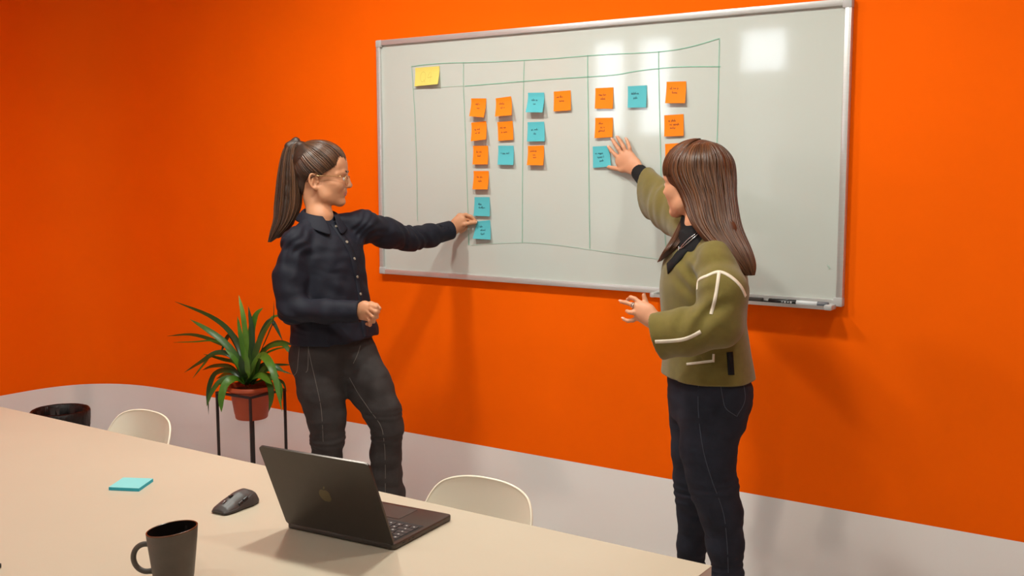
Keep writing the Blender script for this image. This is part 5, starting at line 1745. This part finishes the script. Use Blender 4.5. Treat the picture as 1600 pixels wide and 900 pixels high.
    jb = bvh_of(jv, jf_)
    for pix in ([(1092, 590), (1091, 640), (1098, 700), (1112, 750), (1130, 800), (1136, 850), (1138, 895)], [(1124, 590), (1129, 620), (1134, 638), (1150, 650)],
                [(1160, 590), (1164, 625), (1151, 651)], [(1083, 780), (1080, 820), (1074, 850), (1068, 868)]):
        r_ = draped(jb, pix, 0.0024, 0.0009, 44)
        if r_: world_child(pyobj('seam_stitching', r_[0], r_[1], M_stitch2, None, True), jeans)
    shoe('shoe', rp[-1], fwd, root); shoe('shoe', lp[-1], fwd, root)
    # --- hair
    rs = np.random.RandomState(14)
    TC = -AW
    cen = [(1099, 220.5, -.520), (1098, 224, -.520), (1097, 230, -.521), (1097, 240, -.522), (1097, 252, -.523), (1097, 266, -.525), (1101, 285, -.535), (1107, 305, -.552), (1113, 330, -.585), (1121, 355, -.615),
           (1138, 380, -.640), (1152, 400, -.650), (1163, 417, -.655), (1171, 430, -.655)]
    hw = [4, 20, 32, 42, 48.5, 51, 48, 42, 40, 37, 31, 25, 18, 8]
    dp = [.008, .042, .065, .086, .099, .104, .102, .092, .070, .054, .042, .034, .025, .012]
    P0 = np.array([PP(*q_) for q_ in cen])
    sc = np.array([pxm(p) for p in P0])
    hwm = np.array(hw)/sc
    F = Field()
    NC = 46
    cs = smooth_path(P0, NC); hs = smooth_path(np.stack([hwm, dp], 1), NC)
    F.ell(H(0.0, 0.062, 0), (0.121, 0.098, 0.093), np.array([hf, hu, hl]), 0.0)
    for j in range(20, NC-13):
        F.cone(cs[j], cs[j+1], hs[j, 0]*.76, hs[j+1, 0]*.76, 0.01, 'add', float(np.clip(.92*hs[j, 1]/hs[j, 0], .3, .95)), AW)
    F.ell(H(0.105, -0.055, 0.0), (0.075, 0.078, 0.085), np.array([hf, hu, hl]), 0.010, 'sub')
    hn = Wob(71, 130, 9)
    F.post = lambda P: 0.0010*hn(P)
    base, _, _ = field_obj('hair', F, 0.0045, M_hb2, root, 1)
    st = []
    NS = 640
    for i in range(NS):
        ph = 2*PI*i/NS*1.0+rs.randn()*.03
        k_ = (0.955+0.065*rs.rand()) if i % 3 else (0.82+0.12*rs.rand())
        dr = rs.randn()*.16
        t0 = NC-int(rs.rand()**2*7)
        pts = []
        wig = rs.rand()*6
        for j in range(t0):
            a = ph+dr*max(0, j-16)/NC+0.02*math.sin(j*.35+wig)
            p = cs[j]+RT*hs[j, 0]*k_*math.cos(a)+TC*hs[j, 1]*k_*math.sin(a)
            q = p-O
            u_, v_, w_ = q@hf, q@hu, q@hl
            # strands over the face are swept back behind the cheek
            rr_ = ((v_+0.055)/0.078)**2+(w_/0.085)**2
            if rr_ < 1 and u_ > 0.105-0.072*math.sqrt(1-rr_):
                p = p+hf*(0.105-0.072*math.sqrt(1-rr_)-u_)
            pts.append(p)
        pts = np.array(pts)
        for _ in range(3): pts[1:-1] = (pts[:-2]+2*pts[1:-1]+pts[2:])/4
        rad = np.interp(np.linspace(0, 1, t0), [0, .06, .3, .85, 1], [.0012, .0022, .0029, .0025, .0007])*(0.75+0.5*rs.rand())
        st.append((pts, rad))
    # strands combed from the crown over forehead and temples
    er = np.array([0.1235, 0.1005, 0.0955])
    for i in range(150):
        s_ = i/149
        az = math.radians(-70+150*s_)+rs.randn()*.02
        d0 = vnorm(np.array([-0.05+0.3*rs.rand()*math.cos(az), 1.0, 0.10+0.1*math.sin(az)]))
        el = -0.16-0.10*rs.rand()
        d1 = vnorm(np.array([math.cos(az), el, math.sin(az)]))
        om = math.acos(np.clip(d0@d1, -1, 1))
        ts = np.linspace(0, 1, 16)
        dd = (np.sin((1-ts)*om)[:, None]*d0+np.sin(ts*om)[:, None]*d1)/math.sin(om)
        k_ = 0.985+0.03*rs.rand()
        pts = np.array([H(*(np.array([0.0, 0.062, 0.0])+d_*er*k_)) for d_ in dd])
        st.append((pts, np.interp(ts, [0, .1, .7, 1], [.0012, .0024, .0026, .0008])))
    # lock falling in front of the far shoulder
    c2 = [(1078, 330, -.45), (1073, 350, -.45), (1064, 372, -.46), (1052, 392, -.475), (1036, 410, -.49)]
    h2 = [5, 9, 12, 11, 4]
    Q0 = []
    for q_ in c2:
        h_, n_ = hit(cb, q_[0], q_[1])
        Q0.append(h_+n_*0.012 if h_ is not None and h_[1] < -.42 else PP(q_[0], q_[1], (Q0[-1][1]-.02) if Q0 else q_[2]))
    Q0 = np.array(Q0)
    cs2 = smooth_path(Q0, 20); hs2 = smooth_path((np.array(h2)/460)[:, None], 20)[:, 0]
    for i in range(70):
        a0 = 2*PI*rs.rand(); k_ = math.sqrt(rs.rand()); t0 = 20-int(rs.rand()**1.5*5)
        pts = [cs2[j]+RT*hs2[j]*k_*math.cos(a0)+UP*hs2[j]*.35*k_*math.cos(a0)+TC*hs2[j]*.8*k_*math.sin(a0) for j in range(t0)]
        st.append((np.array(pts), np.interp(np.linspace(0, 1, t0), [0, .1, .8, 1], [.0022, .003, .0026, .0006])))
    # strands sweeping over the temple
    for i in range(26):
        t = i/25
        dx = rs.randn()*1.2
        pix = [(1078-10*t, 227+4*t, -.57), (1054-4*t+dx, 240+6*t, -.585+.05*t), (1047-3*t+dx, 258+4*t, -.585+.05*t), (1054+6*t+dx, 278+6*t, -.59+.02*t), (1063+6*t, 294+8*t, -.60)]
        pts = smooth_path(np.array([PP(*q_) for q_ in pix]), 18)
        st.append((pts, np.interp(np.linspace(0, 1, 18), [0, .1, .8, 1], [.0018, .0032, .0028, .0008])))
    strands_obj('hair_strands', st, M_hair2, base, srgb(62, 36, 21), srgb(108, 68, 40), 8, 4)
    # earring
    bm = bmesh.new(); bmesh.ops.create_uvsphere(bm, u_segments=12, v_segments=8, radius=.0035)
    bmesh.ops.translate(bm, vec=V3(H(0.0, -0.030, 0.080)), verts=bm.verts)
    world_child(bmobj('earring', bm, M_silver, None, True), root)
    return root
build_olive()
